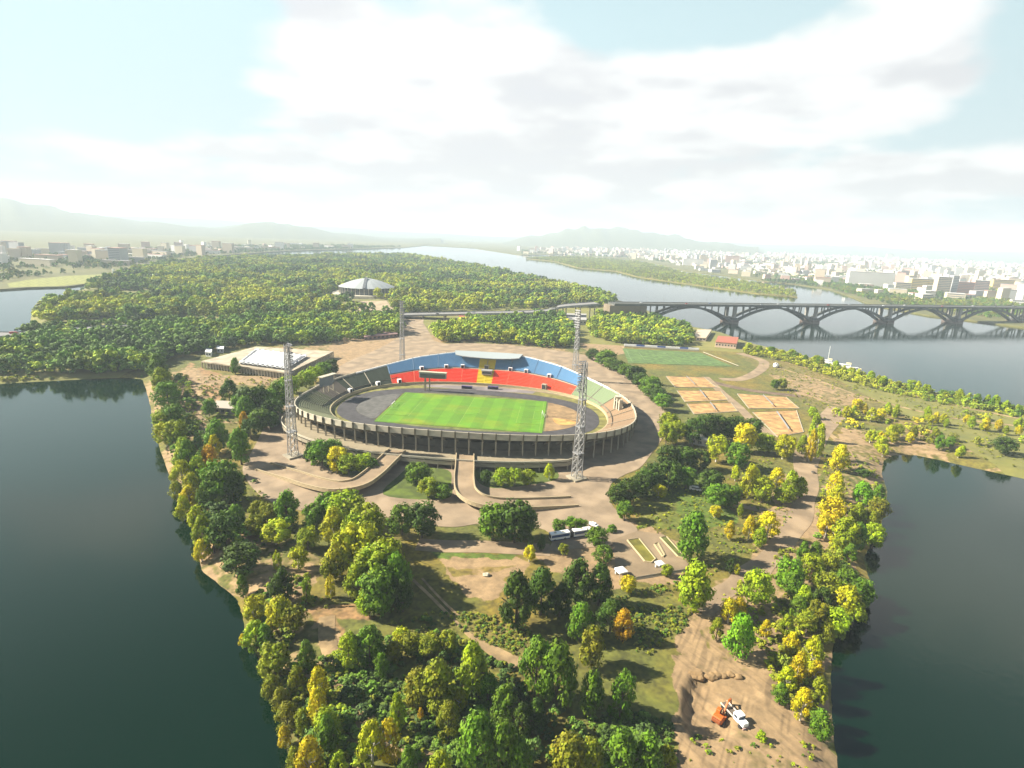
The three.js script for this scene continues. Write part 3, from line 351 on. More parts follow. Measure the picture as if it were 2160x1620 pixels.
// pitch, track and end zones
{
  const stripes = grain(256, 1, (u, v) => { const k = (Math.floor(u * 14) % 2 ? 1.0 : 0.92), f = 0.9 + 0.2 * (tile2(u, v, 14, 131) - 0.5) + 0.1 * (hash(u * 256 | 0, v * 256 | 0, 7) - 0.5), dry = 1 + 0.35 * clamp((tile2(u, v, 5, 133) - 0.5) * 4); return [0.60 * k * f * dry, 0.86 * k * f, 0.0]; });
  stripes.repeat.set(1, 1); stripes.wrapS = stripes.wrapT = THREE.ClampToEdgeWrapping;
  const pg = new THREE.BoxGeometry(108, 0.3, 71); struct(mesh('football_pitch', pg, mat(0.32, 0.36, 0.30, 0.95, { map: stripes })), 'bright green mown football pitch inside the stadium').position.set(0, 0.12, 0);
  const wl = mat(0.2, 0.3, 0.05), L = (a, b, c, d) => bar(V(a, 0.285, b), V(c, 0.285, d), 0.16, 0.02), ln = [L(-52, -34, 52, -34), L(-52, 34, 52, 34), L(-52, -34, -52, 34), L(52, -34, 52, 34), L(0, -34, 0, 34)];
  for (const s of [-1, 1]) ln.push(L(s * 52, -20, s * 36, -20), L(s * 36, -20, s * 36, 20), L(s * 36, 20, s * 52, 20), L(s * 52, -9, s * 46.5, -9), L(s * 46.5, -9, s * 46.5, 9), L(s * 46.5, 9, s * 52, 9));
  for (let k = 0; k < 32; k++) { const a = k / 32 * 2 * Math.PI, b = (k + 1) / 32 * 2 * Math.PI; ln.push(L(9.15 * Math.cos(a), 9.15 * Math.sin(a), 9.15 * Math.cos(b), 9.15 * Math.sin(b))); }
  struct(mesh('pitch_markings', merge(ln), wl), 'white lines on the football pitch');
  const oval = (a, b, n = 2.4) => { const o = []; for (let k = 0; k < 96; k++) { const t = k / 96 * 2 * Math.PI, c = Math.cos(t), s = Math.sin(t); o.push(V(1 + a * Math.sign(c) * Math.abs(c) ** (2 / n), 0, -1 + b * Math.sign(s) * Math.abs(s) ** (2 / n))); } return o; };
  struct(mesh('running_track', slab(oval(90, 54), 0.1, 0.4, [oval(78, 41)]), mat(0.05, 0.047, 0.054, 0.95, { map: texConcrete })), 'dark running track around the pitch');
  struct(mesh('verge', slab(oval(96.5, 68.5, 2.3), 0.05, 0.4, [oval(90.2, 54.2)]), mat(0.20, 0.19, 0.045, 0.97, { map: texEarth })), 'yellowish grass verge between track and stands');
  const half = (s) => { const o = oval(77.8, 40.8).filter((p) => s * p.x > 55.5); o.sort((p, q) => Math.atan2(p.z, s * p.x) - Math.atan2(q.z, s * q.x)); return [V(s * 55.2, 0, o[0].z), ...o, V(s * 55.2, 0, o[o.length - 1].z)]; };
  struct(mesh('end_zone', slab(half(-1), 0.09, 0.4), mat(0.10, 0.098, 0.095, 0.95, { map: texConcrete })), 'grey worn asphalt behind the left goal');
  struct(mesh('end_zone', slab(half(1), 0.09, 0.4), M.earth), 'tan earth behind the right goal');
  struct(mesh('sand_patch', slab(smooth([V(60, 0, 4), V(63, 0, 15), V(68, 0, 17), V(76, 0, 9), V(70, 0, 4)], 5, true), 0.13, 0.4), mat(0.5, 0.29, 0.09, 0.97, { map: texEarth })), 'orange sand patch behind the right goal');
  struct(mesh('infield', slab(oval(77.9, 40.9).filter((p) => Math.abs(p.x - 1) < 56), 0.07, 0.4), mat(0.13, 0.15, 0.04, 0.97, { map: texEarth })), 'strip of grass around the pitch');
  struct(mesh('far_apron', slab([V(-46, 0, -67), V(46, 0, -67), V(42, 0, -55), V(-42, 0, -55)], 0.11, 0.3), mat(0.20, 0.175, 0.18, 0.95, { map: texPave })), 'greyish paved apron below the red seats');
  for (const [s, w] of [[-1, 'left'], [1, 'right']]) { const g = thing('football_goal', `white football goal at the ${w} end of the pitch`, 'goal', V(s * 52.2, 0.27, 0), 0, 'football goals'); mesh('goal_frame', merge([box(0.25, 2.5, 0.25, 0, 1.25, -3.7), box(0.25, 2.5, 0.25, 0, 1.25, 3.7), box(0.25, 0.25, 7.6, 0, 2.45, 0)]), M.white, g); mesh('goal_net', merge([...[-3.6, -1.8, 0, 1.8, 3.6].map((z) => bar(V(0, 2.4, z), V(s * 2, 0, z), 0.08)), bar(V(s, 1.2, -3.6), V(s, 1.2, 3.6), 0.08), bar(V(s * 2, 0.05, -3.6), V(s * 2, 0.05, 3.6), 0.08)]), M.white, g); }
  for (const [a, b, w] of [[985, 820, 'left'], [1040, 821, 'right']]) { const d = thing('dugout', `dark blue team shelter beside the far track, the ${w} one`, 'dugout', G(a, b, 0.1).setY(0.1), 0, 'team shelters'); mesh('shell', merge([box(8.4, 0.2, 2.6, 0, 2.3, 0), box(8.4, 2.3, 0.2, 0, 1.15, -1.2), box(0.2, 2.3, 2.4, -4.1, 1.15, 0), box(0.2, 2.3, 2.4, 4.1, 1.15, 0)]), mat(0.07, 0.06, 0.16, 0.4), d); mesh('bench', box(7.6, 0.5, 0.6, 0, 0.4, -0.7), M.black, d); }
  // score board on a post in front of the red seats, and the old board over the left end
  const p = G(897, 824, 0.1); const sb = thing('scoreboard', 'long grey scoreboard on a post in front of the red seats', 'scoreboard', p.clone().setY(0.1)); mesh('post', merge([box(1.2, 11, 1.2, 0, 5.5, 0), box(0.9, 11, 0.9, 3.2, 5.5, -1)]), M.concrete, sb); mesh('panel', new RoundedBoxGeometry(21, 4.4, 2.6, 2, 0.2).translate(6, 12.6, 0), M.grey, sb); mesh('cap', box(21.6, 0.6, 3.6, 6, 15, 0), M.paleConcrete, sb); mesh('screen', box(19.5, 2.8, 0.2, 6, 12.3, 1.4), mat(0.06, 0.06, 0.06, 0.5), sb);
  const ob = thing('old_scoreboard', 'curved grey-blue old board on legs over the left end terrace', 'scoreboard', V(-101, 4.2, -6), 1.25); mesh('board', new THREE.CylinderGeometry(14, 14, 7, 16, 1, true, -0.55, 1.1).translate(0, 9.5, -14), mat(0.14, 0.16, 0.17, 0.7), ob); for (const x of [-5, 0, 5]) mesh('leg', bar(V(x, -1.5, -0.6), V(x, 7, -0.6), 0.7), M.concrete, ob); mesh('roof_slab', box(15, 0.5, 4, 0, 13.3, -1.2), M.paleConcrete, ob);
  const rb = thing('flame_tower', 'broken white concrete tower on the right end terrace', 'tower', V(104, 4.5, -12), -1.2); for (const x of [-3.6, 0, 3.6]) mesh('pier', bar(V(x, -1, 0), V(x, 8.2, 0), 1.4, 2.4), M.paleConcrete, rb); mesh('shelf', box(9.4, 0.6, 4.2, 0, 6, -1.2), M.concrete, rb); mesh('backing', box(8, 5, 0.4, 0, 2.6, -2.6), M.darkConcrete, rb); mesh('bowl', new THREE.CylinderGeometry(2.6, 1.2, 1.6, 14).translate(0, 9, 0), M.paleConcrete, rb);
}
// the two ramps
function ramp(name, list, label) {
  const c = new THREE.CatmullRomCurve3(list.map(([a, b, y]) => G(a, b, y)), false, 'centripetal').getPoints(40), w = 4.4, r = thing(name, label, 'ramp', V(0, 0, 0), 0, 'stadium ramps');
  const L = [], R = []; c.forEach((p, i) => { const a = c[Math.max(0, i - 1)], b = c[Math.min(40, i + 1)], d = V(b.x - a.x, 0, b.z - a.z).normalize(); p.y = Math.max(p.y, 0.16); L.push(V(p.x + d.z * w, p.y, p.z - d.x * w)); R.push(V(p.x - d.z * w, p.y, p.z + d.x * w)); });
  const dn = (v, k) => V(v.x, Math.max(-0.2, v.y - k), v.z), up = (v, k) => V(v.x, v.y + k, v.z), q = [], u = []; for (let i = 0; i < 40; i++) { q.push([L[i], L[i + 1], R[i + 1], R[i]]); q.push([dn(L[i], 0.9), dn(L[i + 1], 0.9), dn(R[i + 1], 0.9), dn(R[i], 0.9)]); }
  mesh('ramp_deck', planUV(quads(q)), M.path, r);
  for (const S of [L, R]) { const k = []; for (let i = 0; i < 40; i++) { const a = S[i], b = S[i + 1], ca = c[i], cb = c[i + 1], out = (p, cc, t) => V(p.x + (p.x - cc.x) / w * t, p.y, p.z + (p.z - cc.z) / w * t), ao = out(a, ca, 0.5), bo = out(b, cb, 0.5); k.push([dn(ao, 1), dn(bo, 1), up(bo, 0.95), up(ao, 0.95)], [up(ao, 0.95), up(bo, 0.95), up(b, 0.95), up(a, 0.95)], [dn(a, 0.1), dn(b, 0.1), up(b, 0.95), up(a, 0.95)]); } mesh('parapet', quads(k), mat(0.47, 0.38, 0.24, 0.9, { map: texConcrete }), r); }
  for (let i = 4; i < 30; i += 6) if (c[i].y > 1.6) mesh('support', bar(V(c[i].x, 0, c[i].z), V(c[i].x, c[i].y - 0.5, c[i].z), 1.6, 4), M.concrete, r);
}
ramp('access_ramp', [[838, 950, 5], [812, 975, 4.9], [785, 1000, 4.4], [755, 1019, 3.8], [715, 1026, 2.9], [665, 1018, 2.0], [620, 1004, 1.1], [578, 992, 0.3], [555, 985, 0]], 'curved ramp descending left from the gallery deck');
ramp('access_ramp', [[981, 958, 5], [980, 985, 4.9], [979, 1012, 4.5], [984, 1036, 4], [1005, 1052, 3.4], [1040, 1061, 2.6], [1085, 1063, 1.8], [1140, 1062, 1], [1190, 1060, 0.3], [1212, 1059, 0]], 'straight ramp from the deck that bends right at its foot');
// floodlight masts
function mast(x, z, label, lean) {
  const t = thing('floodlight_mast', label, 'floodlight mast', V(x, 0.1, z), Math.atan2(-x, -z), 'floodlight masts around the stadium'), H = 61, w0 = 2.0, w1 = 0.85, wy = (y) => lerp(w0, w1, y / H), bars = [], leg = (sx, sz, y) => V(sx * wy(y), y, sz * wy(y));
  for (const sx of [-1, 1]) for (const sz of [-1, 1]) mesh('leg', bar(leg(sx, sz, 0), leg(sx, sz, H), 0.34), M.steel, t);
  for (let k = 0; k < 15; k++) { const y0 = k * 4, y1 = y0 + 4; for (const [a, b] of [[[-1, -1], [1, -1]], [[1, -1], [1, 1]], [[1, 1], [-1, 1]], [[-1, 1], [-1, -1]]]) { bars.push(bar(leg(...a, y0), leg(...b, y1), 0.15), bar(leg(...b, y0), leg(...a, y1), 0.15), bar(leg(...a, y1), leg(...b, y1), 0.16)); } }
  mesh('lattice_bracing', merge(bars), M.steel, t); mesh('plinth', box(8, 0.9, 8, 0, 0.4, 0), M.concrete, t);
  for (const y of [14, 28, 42]) mesh('rest_platform', box(wy(y) * 2.6, 0.25, wy(y) * 2.6, 0, y, 0), M.grey, t);
  for (let k = 0; k < 8; k++) { const y = 46 + k * 2, row = mesh('lamp_row', merge([box(4.8, 0.14, 1.0, 0, y, 1.5), box(4.8, 0.12, 0.12, 0, y + 1.0, 2.0)]), M.steel, t); mesh('floodlight', merge(Array.from({ length: 6 }, (_, i) => new THREE.CylinderGeometry(0.38, 0.26, 0.5, 8).rotateX(Math.PI / 2 - 0.35).translate(-2.1 + i * 0.84, y + 0.7, 1.9))), mat(0.2, 0.2, 0.21, 0.4), row); }
}
mast(-76.5, 99.6, 'lattice floodlight mast standing left of the ramps'); mast(74.9, 100.2, 'lattice floodlight mast right of the ramps, nearest on the right'); mast(74.9, -104.9, 'floodlight mast behind the far stand on the right'); mast(-76.5, -104.9, 'faint floodlight mast behind the far stand on the left');
// ---------------------------------------------------------------- bridges and roads
const pier0 = V(324.6, 0, -564), step = V(143.7, 0, -52), DECK = 26, bdir = step.clone().normalize(), bside = V(-bdir.z, 0, bdir.x), bAng = -Math.atan2(step.z, step.x);
const onBridge = (u, y, off = 0) => V(pier0.x + step.x * u + bside.x * off, y, pier0.z + step.z * u + bside.z * off);
{
  const b = thing('arch_bridge', 'long grey concrete arch bridge over the main river', 'bridge'), conc = mat(0.115, 0.125, 0.12, 0.9, { map: texConcrete }), paleB = mat(0.30, 0.29, 0.27, 0.9, { map: texConcrete });
  const W = 11, U0 = -1.35, U1 = 6.2;
  for (let u = U0; u < U1 - 0.01; u += 0.5) { const a = onBridge(u, 0), c = onBridge(Math.min(U1, u + 0.5), 0), m = a.clone().add(c).multiplyScalar(0.5), L = a.distanceTo(c); mesh('deck_slab', box(L, 2.4, W * 2 + 2, 0, 0, 0, bAng).translate(m.x, DECK - 1.2, m.z), conc, b); for (const s of [-1, 1]) { const q = m.clone().addScaledVector(bside, s * (W + 0.8)); mesh('railing', box(L, 1.1, 0.25, 0, 0, 0, bAng).translate(q.x, DECK + 0.55, q.z), paleB, b); } }
  for (let n = 0; n <= 5; n++) {
    const p = onBridge(n, 0), pr = new THREE.Group(); pr.name = 'pier'; b.add(pr);
    mesh('pier_base', box(13, 7, W * 2 + 8, 0, 0, 0, bAng).translate(p.x, WATER + 2.2, p.z), mat(0.17, 0.13, 0.12, 0.9, { map: texConcrete }), pr);
    mesh('pier_cap', box(9, 4, W * 2 + 3, 0, 0, 0, bAng).translate(p.x, WATER + 7, p.z), conc, pr);
    for (const s of [-1, 1]) { const q = p.clone().addScaledVector(bside, s * (W - 1)); mesh('pier_tower', box(5, DECK - WATER - 8.6, 3.4, 0, 0, 0, bAng).translate(q.x, (DECK + WATER + 8) / 2 - 1, q.z), paleB, pr); }
  }
  for (let n = -1; n < 6; n++) for (const s of [-1, 1]) { // arch ribs with spandrel columns
    const off = s * (W - 2), y0 = WATER + 5.5, rise = DECK - 3 - y0, top = (t) => y0 + rise * (1 - (2 * t - 1) ** 2), K = 24, q = [];
    for (let k = 0; k < K; k++) { const t0 = k / K, t1 = (k + 1) / K, th = (t) => 2.4 + 2.0 * Math.abs(2 * t - 1), P = (t, e, o) => onBridge(n + 0.03 + t * 0.94, top(t) - e, off + o * 2.2); q.push([P(t0, 0, 1), P(t1, 0, 1), P(t1, th(t1), 1), P(t0, th(t0), 1)], [P(t0, 0, -1), P(t1, 0, -1), P(t1, th(t1), -1), P(t0, th(t0), -1)], [P(t0, th(t0), -1), P(t1, th(t1), -1), P(t1, th(t1), 1), P(t0, th(t0), 1)], [P(t0, 0, -1), P(t1, 0, -1), P(t1, 0, 1), P(t0, 0, 1)]); }
    const arch = mesh('arch_rib', quads(q), conc, b);
    for (let k = 1; k < 12; k++) { const t = k / 12, y = top(t); if (DECK - 1.6 - y < 2.2) continue; const a = onBridge(n + 0.03 + t * 0.94, y - 0.4, off), e = onBridge(n + 0.03 + t * 0.94, DECK - 1.2, off); mesh('spandrel_column', bar(a, e, 1.7, 1.4), conc, arch); }
  }
  for (let k = 0; k < 30; k++) { const u = U0 + 0.1 + k * 0.25, s = k % 2 ? 1 : -1, p = onBridge(u, DECK, s * (W + 0.3)); mesh('lamp_post', merge([bar(p, V(p.x, DECK + 8, p.z), 0.22), bar(V(p.x, DECK + 8, p.z), V(p.x - bside.x * s * 2, DECK + 8.4, p.z - bside.z * s * 2), 0.18)]), M.grey, b); }
  const ab = thing('bridge_abutment', 'massive stone abutment where the arch bridge meets the island', 'abutment'); const a = onBridge(-1.2, 0); mesh('abutment_block', box(60, DECK - 0.2, W * 2 + 1.5, 0, 0, 0, bAng).translate(a.x, DECK / 2 - 2, a.z), mat(0.26, 0.21, 0.15, 0.95, { map: texConcrete }), ab);
}
const roadLine = [V(-640, 8, -160), G(0, 706, 8), G(120, 698, 8), G(235, 690, 8), G(420, 678, 3.5), G(620, 668, 3.5), G(860, 663, 5), G(1000, 660, 10), G(1160, 654, 14), onBridge(-1.9, 20), onBridge(-1.5, DECK)];
const roadPts = new THREE.CatmullRomCurve3(roadLine, false, 'centripetal').getPoints(90);
{
  const r = thing('road_viaduct', 'grey road viaduct running across the island between the trees', 'viaduct'), w = 12; const side = (i) => { const a = roadPts[Math.max(0, i - 1)], b = roadPts[Math.min(90, i + 1)]; return V(b.z - a.z, 0, -(b.x - a.x)).normalize(); }, at = (i, o, y) => { const s = side(i), p = roadPts[i]; return V(p.x + s.x * o, p.y + y, p.z + s.z * o); };
  const q = [], e = []; for (let i = 0; i < 90; i++) { q.push([at(i, -w, 0), at(i + 1, -w, 0), at(i + 1, w, 0), at(i, w, 0)]); for (const s of [-1, 1]) e.push([at(i, s * w, -1.8), at(i + 1, s * w, -1.8), at(i + 1, s * w, 0.9), at(i, s * w, 0.9)]); e.push([at(i, -w, -1.8), at(i + 1, -w, -1.8), at(i + 1, w, -1.8), at(i, w, -1.8)]); }
  mesh('carriageway', quads(q), mat(0.16, 0.155, 0.15, 0.95), r); mesh('edge_beam', quads(e), mat(0.2, 0.2, 0.19, 0.9), r);
  for (let i = 2; i < 90; i += 3) { const a = at(i, -w * 0.7, -1.8), b = at(i, w * 0.7, -1.8); for (const p of [a, b]) mesh('support', bar(V(p.x, -4, p.z), p, 1.6), M.concrete, r); }
}
function makeCar(name, label, category, p, turn, body, group, kind = 'car') {
  const c = thing(name, label, category, p, turn, group), L = kind === 'van' ? 5.6 : 4.4, H = kind === 'van' ? 1.7 : 0.75, hw = kind === 'van' ? 1.0 : 0.88;
  mesh('body', new RoundedBoxGeometry(L, H, hw * 2, 2, 0.18).translate(0, 0.35 + H / 2, 0), body, c);
  if (kind === 'van') { mesh('bonnet', new RoundedBoxGeometry(1.2, 0.9, hw * 1.9, 2, 0.15).translate(L / 2 + 0.3, 0.8, 0), body, c); mesh('windscreen', box(0.1, 0.7, hw * 1.7, L / 2 + 0.03, 1.62, 0), M.glass, c); for (const s of [-1, 1]) mesh('window', box(L * 0.7, 0.5, 0.06, 0.2, 1.6, s * hw), M.glass, c); } else { mesh('cabin', new RoundedBoxGeometry(L * 0.52, 0.55, hw * 1.7, 2, 0.15).translate(-0.2, 1.32, 0), body, c); mesh('window', new RoundedBoxGeometry(L * 0.535, 0.36, hw * 1.74, 2, 0.1).translate(-0.2, 1.3, 0), M.glass, c); }
  for (const x of [-1, 1]) for (const z of [-1, 1]) mesh('wheel', new THREE.CylinderGeometry(0.34, 0.34, 0.22, 10).rotateX(Math.PI / 2).translate(x * L * 0.31, 0.34, z * (hw - 0.1)), M.black, c);
  return c;
}
{ // traffic on the bridge and viaduct, and cars in the car park
  const r = rng(77), cols = [mat(0.7, 0.7, 0.7, 0.35), mat(0.05, 0.05, 0.06, 0.35), mat(0.4, 0.05, 0.04, 0.35), mat(0.32, 0.34, 0.36, 0.35), mat(0.08, 0.12, 0.25, 0.35)];
  const cw = ['white', 'black', 'red', 'silver', 'blue'], seen = {}, nth = (k) => { seen[k] = (seen[k] ?? -1) + 1; return ordinal(seen[k]); };
  for (let k = 0; k < 16; k++) { const u = -1.1 + k * 0.42 + r() * 0.2, s = k % 2 ? 1 : -1, i = Math.floor(r() * 5), p = onBridge(u, DECK + 0.03, s * 4.5); makeCar('car', `small ${cw[i]} car on the arch bridge, ${nth('b' + cw[i])} ${cw[i]} one from the left`, 'car', p, bAng, cols[i], 'cars on the bridge'); }
  for (let k = 0; k < 14; k++) { const i0 = Math.floor(6 + k * 5.2), i = Math.floor(r() * 5), a = roadPts[i0], b = roadPts[i0 + 1], d = b.clone().sub(a), o = k % 2 ? 4 : -4, n = V(d.z, 0, -d.x).normalize(); makeCar('car', `small ${cw[i]} vehicle on the island viaduct, ${nth('v' + cw[i])} ${cw[i]} one from the left`, 'car', V(a.x + n.x * o, a.y + 0.05, a.z + n.z * o), -Math.atan2(d.z, d.x), cols[i], 'cars on the viaduct', r() < 0.35 ? 'van' : 'car'); }
  const pk = G(915, 690), pk2 = G(960, 684); for (let k = 0; k < 14; k++) { const i = [0, 0, 3, 1, 0, 2, 4][k % 7]; makeCar('car', `${cw[i]} car parked beyond the plaza, ${nth('p' + cw[i])} ${cw[i]} one from the left`, 'car', V(lerp(pk.x, pk2.x, k / 13), 0.02, lerp(pk.z, pk2.z, k / 13) + (k % 2) * 7), 1.4 + r() * 0.2, cols[i], 'cars parked beyond the plaza'); }
}
// ---------------------------------------------------------------- buildings on the island
{ // round hall with a shallow dome
  const c = G(774, 622).setY(0), R = 50, a = thing('domed_arena', 'round sports hall with a shallow pale dome among the trees', 'arena', c, 0.25), rib = mat(0.30, 0.32, 0.32, 0.65);
  mesh('podium', new THREE.CylinderGeometry(R + 12, R + 12, 4.6, 48).translate(0, 2.3, 0), M.paleConcrete, a);
  mesh('glazed_ring', new THREE.CylinderGeometry(R - 1, R - 2, 11.4, 48, 1, true).translate(0, 10.3, 0), mat(0.05, 0.055, 0.06, 0.3), a);
  for (let k = 0; k < 40; k++) { const t = k / 40 * 2 * Math.PI; mesh('pillar', bar(V((R - 0.5) * Math.cos(t), 4.6, (R - 0.5) * Math.sin(t)), V((R + 0.5) * Math.cos(t), 16, (R + 0.5) * Math.sin(t)), 1, 1), M.paleConcrete, a); }
  for (let k = 0; k < 36; k++) { const q = [], t0 = k / 36 * 2 * Math.PI, t1 = (k + 1) / 36 * 2 * Math.PI; for (let m = 0; m < 6; m++) { const f = (u, t) => V((R + 1) * u * Math.cos(t), 16 + 15 * (1 - u ** 1.6), (R + 1) * u * Math.sin(t)); const u0 = 1 - m / 6, u1 = 1 - (m + 1) / 6 + 1e-4; q.push([f(u0, t0), f(u0, t1), f(u1, t1), f(u1, t0)]); } mesh('roof_panel', quads(q), k % 2 ? rib : mat(0.26, 0.28, 0.28, 0.65), a); }
  mesh('ridge', bar(V(0, 16, R + 2), V(0, 32, 6), 5, 3), mat(0.08, 0.09, 0.1), a); mesh('entrance_stair', merge([0, 1, 2, 3].map((k) => box(40 - k * 4, 1.1, 10 - k * 2, 0, 0.6 + k * 1.1, R + 14))), M.paleConcrete, a);
  struct(mesh('forecourt', slab(px([[742, 636], [815, 634], [832, 656], [752, 658]]), 0.2, 0.5), mat(0.36, 0.28, 0.18, 0.95, { map: texPave })), 'pale sandy forecourt of the domed hall');
}
{ // flat hall with a low scalloped white roof on a broad terrace
  const t = thing('flat_hall', 'broad flat hall with a scalloped white roof on a terrace', 'hall'), y = 6, q = px([[424, 762], [608, 786], [704, 741], [540, 731]], y), base = [q[0], q[1], q[2], q[3]];
  mesh('terrace_slab', slab(base, y, 1.1), mat(0.42, 0.36, 0.27, 0.9, { map: texPave }), t);
  const cen = V((q[0].x + q[2].x) / 2, 0, (q[0].z + q[2].z) / 2), inn = base.map((p) => V(lerp(p.x, cen.x, 0.07), 0, lerp(p.z, cen.z, 0.07)));
  mesh('wall', slab(inn, y - 1.1, y - 1.2), mat(0.36, 0.33, 0.27, 0.9, { map: texConcrete }), t);
  for (const [a, b, n] of [[0, 1, 30], [1, 2, 26]]) for (let k = 0; k <= n; k++) { const p = V(lerp(base[a].x, base[b].x, k / n), 0, lerp(base[a].z, base[b].z, k / n)); p.x = lerp(p.x, cen.x, 0.012); p.z = lerp(p.z, cen.z, 0.012); mesh('pillar', bar(V(p.x, 0, p.z), V(p.x, y - 1.1, p.z), 0.8), M.paleConcrete, t); }
  const r = px([[503, 764], [604, 777], [650, 749], [540, 735]], y + 2), K = 40, L = 14, P = (u, v) => { const a = V(lerp(r[0].x, r[1].x, u), 0, lerp(r[0].z, r[1].z, u)), b = V(lerp(r[3].x, r[2].x, u), 0, lerp(r[3].z, r[2].z, u)), e = Math.min(u, 1 - u, v, 1 - v); const sc = Math.abs(Math.sin(u * 10 * Math.PI)) * 0.8 * sstep(0.16, 0, Math.min(v, 1 - v)) + Math.abs(Math.sin(v * 8 * Math.PI)) * 0.7 * sstep(0.12, 0, Math.min(u, 1 - u)); return V(lerp(a.x, b.x, v), y + 1.4 + sc + 3.4 * sstep(0, 0.28, e), lerp(a.z, b.z, v)); }, qs = [];
  for (let i = 0; i < K; i++) for (let j = 0; j < L; j++) qs.push([P(i / K, j / L), P((i + 1) / K, j / L), P((i + 1) / K, (j + 1) / L), P(i / K, (j + 1) / L)]); mesh('scalloped_roof', quads(qs), mat(0.62, 0.62, 0.6, 0.7), t);
  mesh('clerestory', slab(r.map((p) => V(lerp(p.x, (r[0].x + r[2].x) / 2, 0.04), 0, lerp(p.z, (r[0].z + r[2].z) / 2, 0.04))), y + 2.2, 2.2), mat(0.09, 0.09, 0.1, 0.4), t);
}
function house(name, list, h, wall, roof, label, category = 'building', group, over = 0.6) { const p = px(list), b = thing(name, label, category, V(0, 0, 0), 0, group), c = p.reduce((s, v) => s.add(v), V(0, 0, 0)).multiplyScalar(1 / p.length); mesh('wall', slab(p, h, h), wall, b); mesh('roof', slab(p.map((v) => v.clone().addScaledVector(v.clone().sub(c).setY(0).normalize(), over)), h + 0.5, 0.5), roof, b); const e = p[1].clone().sub(p[0]), L = e.length(), n = Math.max(2, Math.min(8, Math.round(L / 3.5))); for (let k = 0; k < n; k++) { const q = p[0].clone().lerp(p[1], (k + 0.5) / n); mesh('window', box(L / n * 0.5, Math.min(1.6, h * 0.45), 0.3, 0, 0, 0, -Math.atan2(e.z, e.x)).translate(q.x, h * 0.55, q.z), M.glass, b); } return b; }
house('pavilion', [[452, 872], [512, 876], [510, 860], [458, 857]], 3.6, mat(0.2, 0.17, 0.14), mat(0.33, 0.28, 0.23), 'low flat-roofed pavilion among the trees at the left shore', 'pavilion');
house('kiosk', [[434, 752], [446, 753], [448, 746], [436, 745]], 4, M.white, M.white, 'small white kiosk at the left corner of the flat hall', 'kiosk');
house('kiosk', [[458, 744], [472, 745], [473, 739], [459, 738]], 4, mat(0.5, 0.5, 0.52), M.white, 'pale kiosk half hidden in trees beside the flat hall', 'kiosk');
house('low_building', [[1338, 682], [1392, 686], [1394, 676], [1342, 673]], 6, mat(0.5, 0.36, 0.2), mat(0.38, 0.27, 0.18), 'tan low building by the bridge abutment');
house('low_building', [[1508, 732], [1552, 736], [1556, 722], [1514, 719]], 6, mat(0.55, 0.4, 0.3), M.redRoof, 'red-roofed house on the river shore behind the practice field', 'house');
house('low_building', [[1462, 718], [1488, 720], [1500, 702], [1470, 702]], 4, mat(0.5, 0.42, 0.3), mat(0.45, 0.36, 0.25), 'sandy shed between trees near the practice field', 'shed');
house('low_building', [[968, 684], [990, 685], [990, 676], [968, 675]], 7, mat(0.5, 0.2, 0.12), M.redRoof, 'small orange-red house among the trees behind the stadium', 'house');
house('low_building', [[1184, 684], [1236, 686], [1236, 672], [1186, 671]], 7, mat(0.42, 0.4, 0.37), mat(0.3, 0.29, 0.28), 'pale grey slab building behind the right mast');
house('low_building', [[768, 718], [838, 711], [836, 703], [772, 708]], 3.5, mat(0.2, 0.12, 0.1), mat(0.22, 0.13, 0.12), 'dark reddish long shed at the edge of the sandy square', 'shed');
house('low_building', [[1455, 936], [1510, 946], [1512, 936], [1460, 927]], 3.6, mat(0.35, 0.34, 0.32), mat(0.46, 0.45, 0.43), 'pale-roofed shed hidden in the dark trees', 'shed');
house('kiosk', [[1694, 1208], [1712, 1212], [1716, 1198], [1698, 1195]], 2.8, M.brick, mat(0.36, 0.22, 0.13), 'brown-roofed hut inside the round thicket by the right lagoon', 'hut');
// two white stalls, and the football-shaped booth
for (const [a, b, s, l] of [[1309, 1214, 3.6, 'white market tent left of the garden beds'], [1391, 1199, 2.8, 'smaller white tent at the foot of the long garden bed']]) { const t = thing('tent', l, 'tent', G(a, b).setY(0.13), 0.5, 'white tents'); for (const x of [-1, 1]) for (const z of [-1, 1]) mesh('pole', box(0.12, 2.3, 0.12, x * s * 0.46, 1.15, z * s * 0.46), M.steel, t); mesh('canopy', new THREE.ConeGeometry(s * 0.74, 1, 4).rotateY(Math.PI / 4).translate(0, 2.75, 0), M.white, t); mesh('valance', box(s, 0.5, s, 0, 2.1, 0), M.white, t); mesh('counter', box(s * 0.8, 0.9, 0.5, 0, 0.45, -s * 0.4), M.white, t); }
{ const t = thing('ball_booth', 'round white booth with a dark doorway on the grass by the river', 'booth', G(1636, 775).setY(0)); mesh('shell', new THREE.SphereGeometry(2.7, 20, 12).translate(0, 2.1, 0), M.white, t); mesh('doorway', box(1.6, 2.6, 1.2, 2.0, 1.4, 0.9), M.dark, t); mesh('dark_panel', new THREE.SphereGeometry(2.74, 10, 6, 0.9, 0.8, 0.3, 0.7).translate(0, 2.1, 0), M.black, t); }
{ const g = new THREE.IcosahedronGeometry(1.1, 2), p = g.attributes.position; for (let i = 0; i < p.count; i++) { const k = 0.75 + 0.5 * n3(p.getX(i) * 2, p.getY(i) * 2, p.getZ(i) * 2, 3); p.setXYZ(i, p.getX(i) * k * 1.2, p.getY(i) * k * 0.6, p.getZ(i) * k * 0.8); } g.computeVertexNormals(); tag(mesh('boulder', g, M.paleConcrete), 'pale boulder lying on the bare earth square', 'boulder').position.copy(G(1026, 1214).setY(0.35)); }
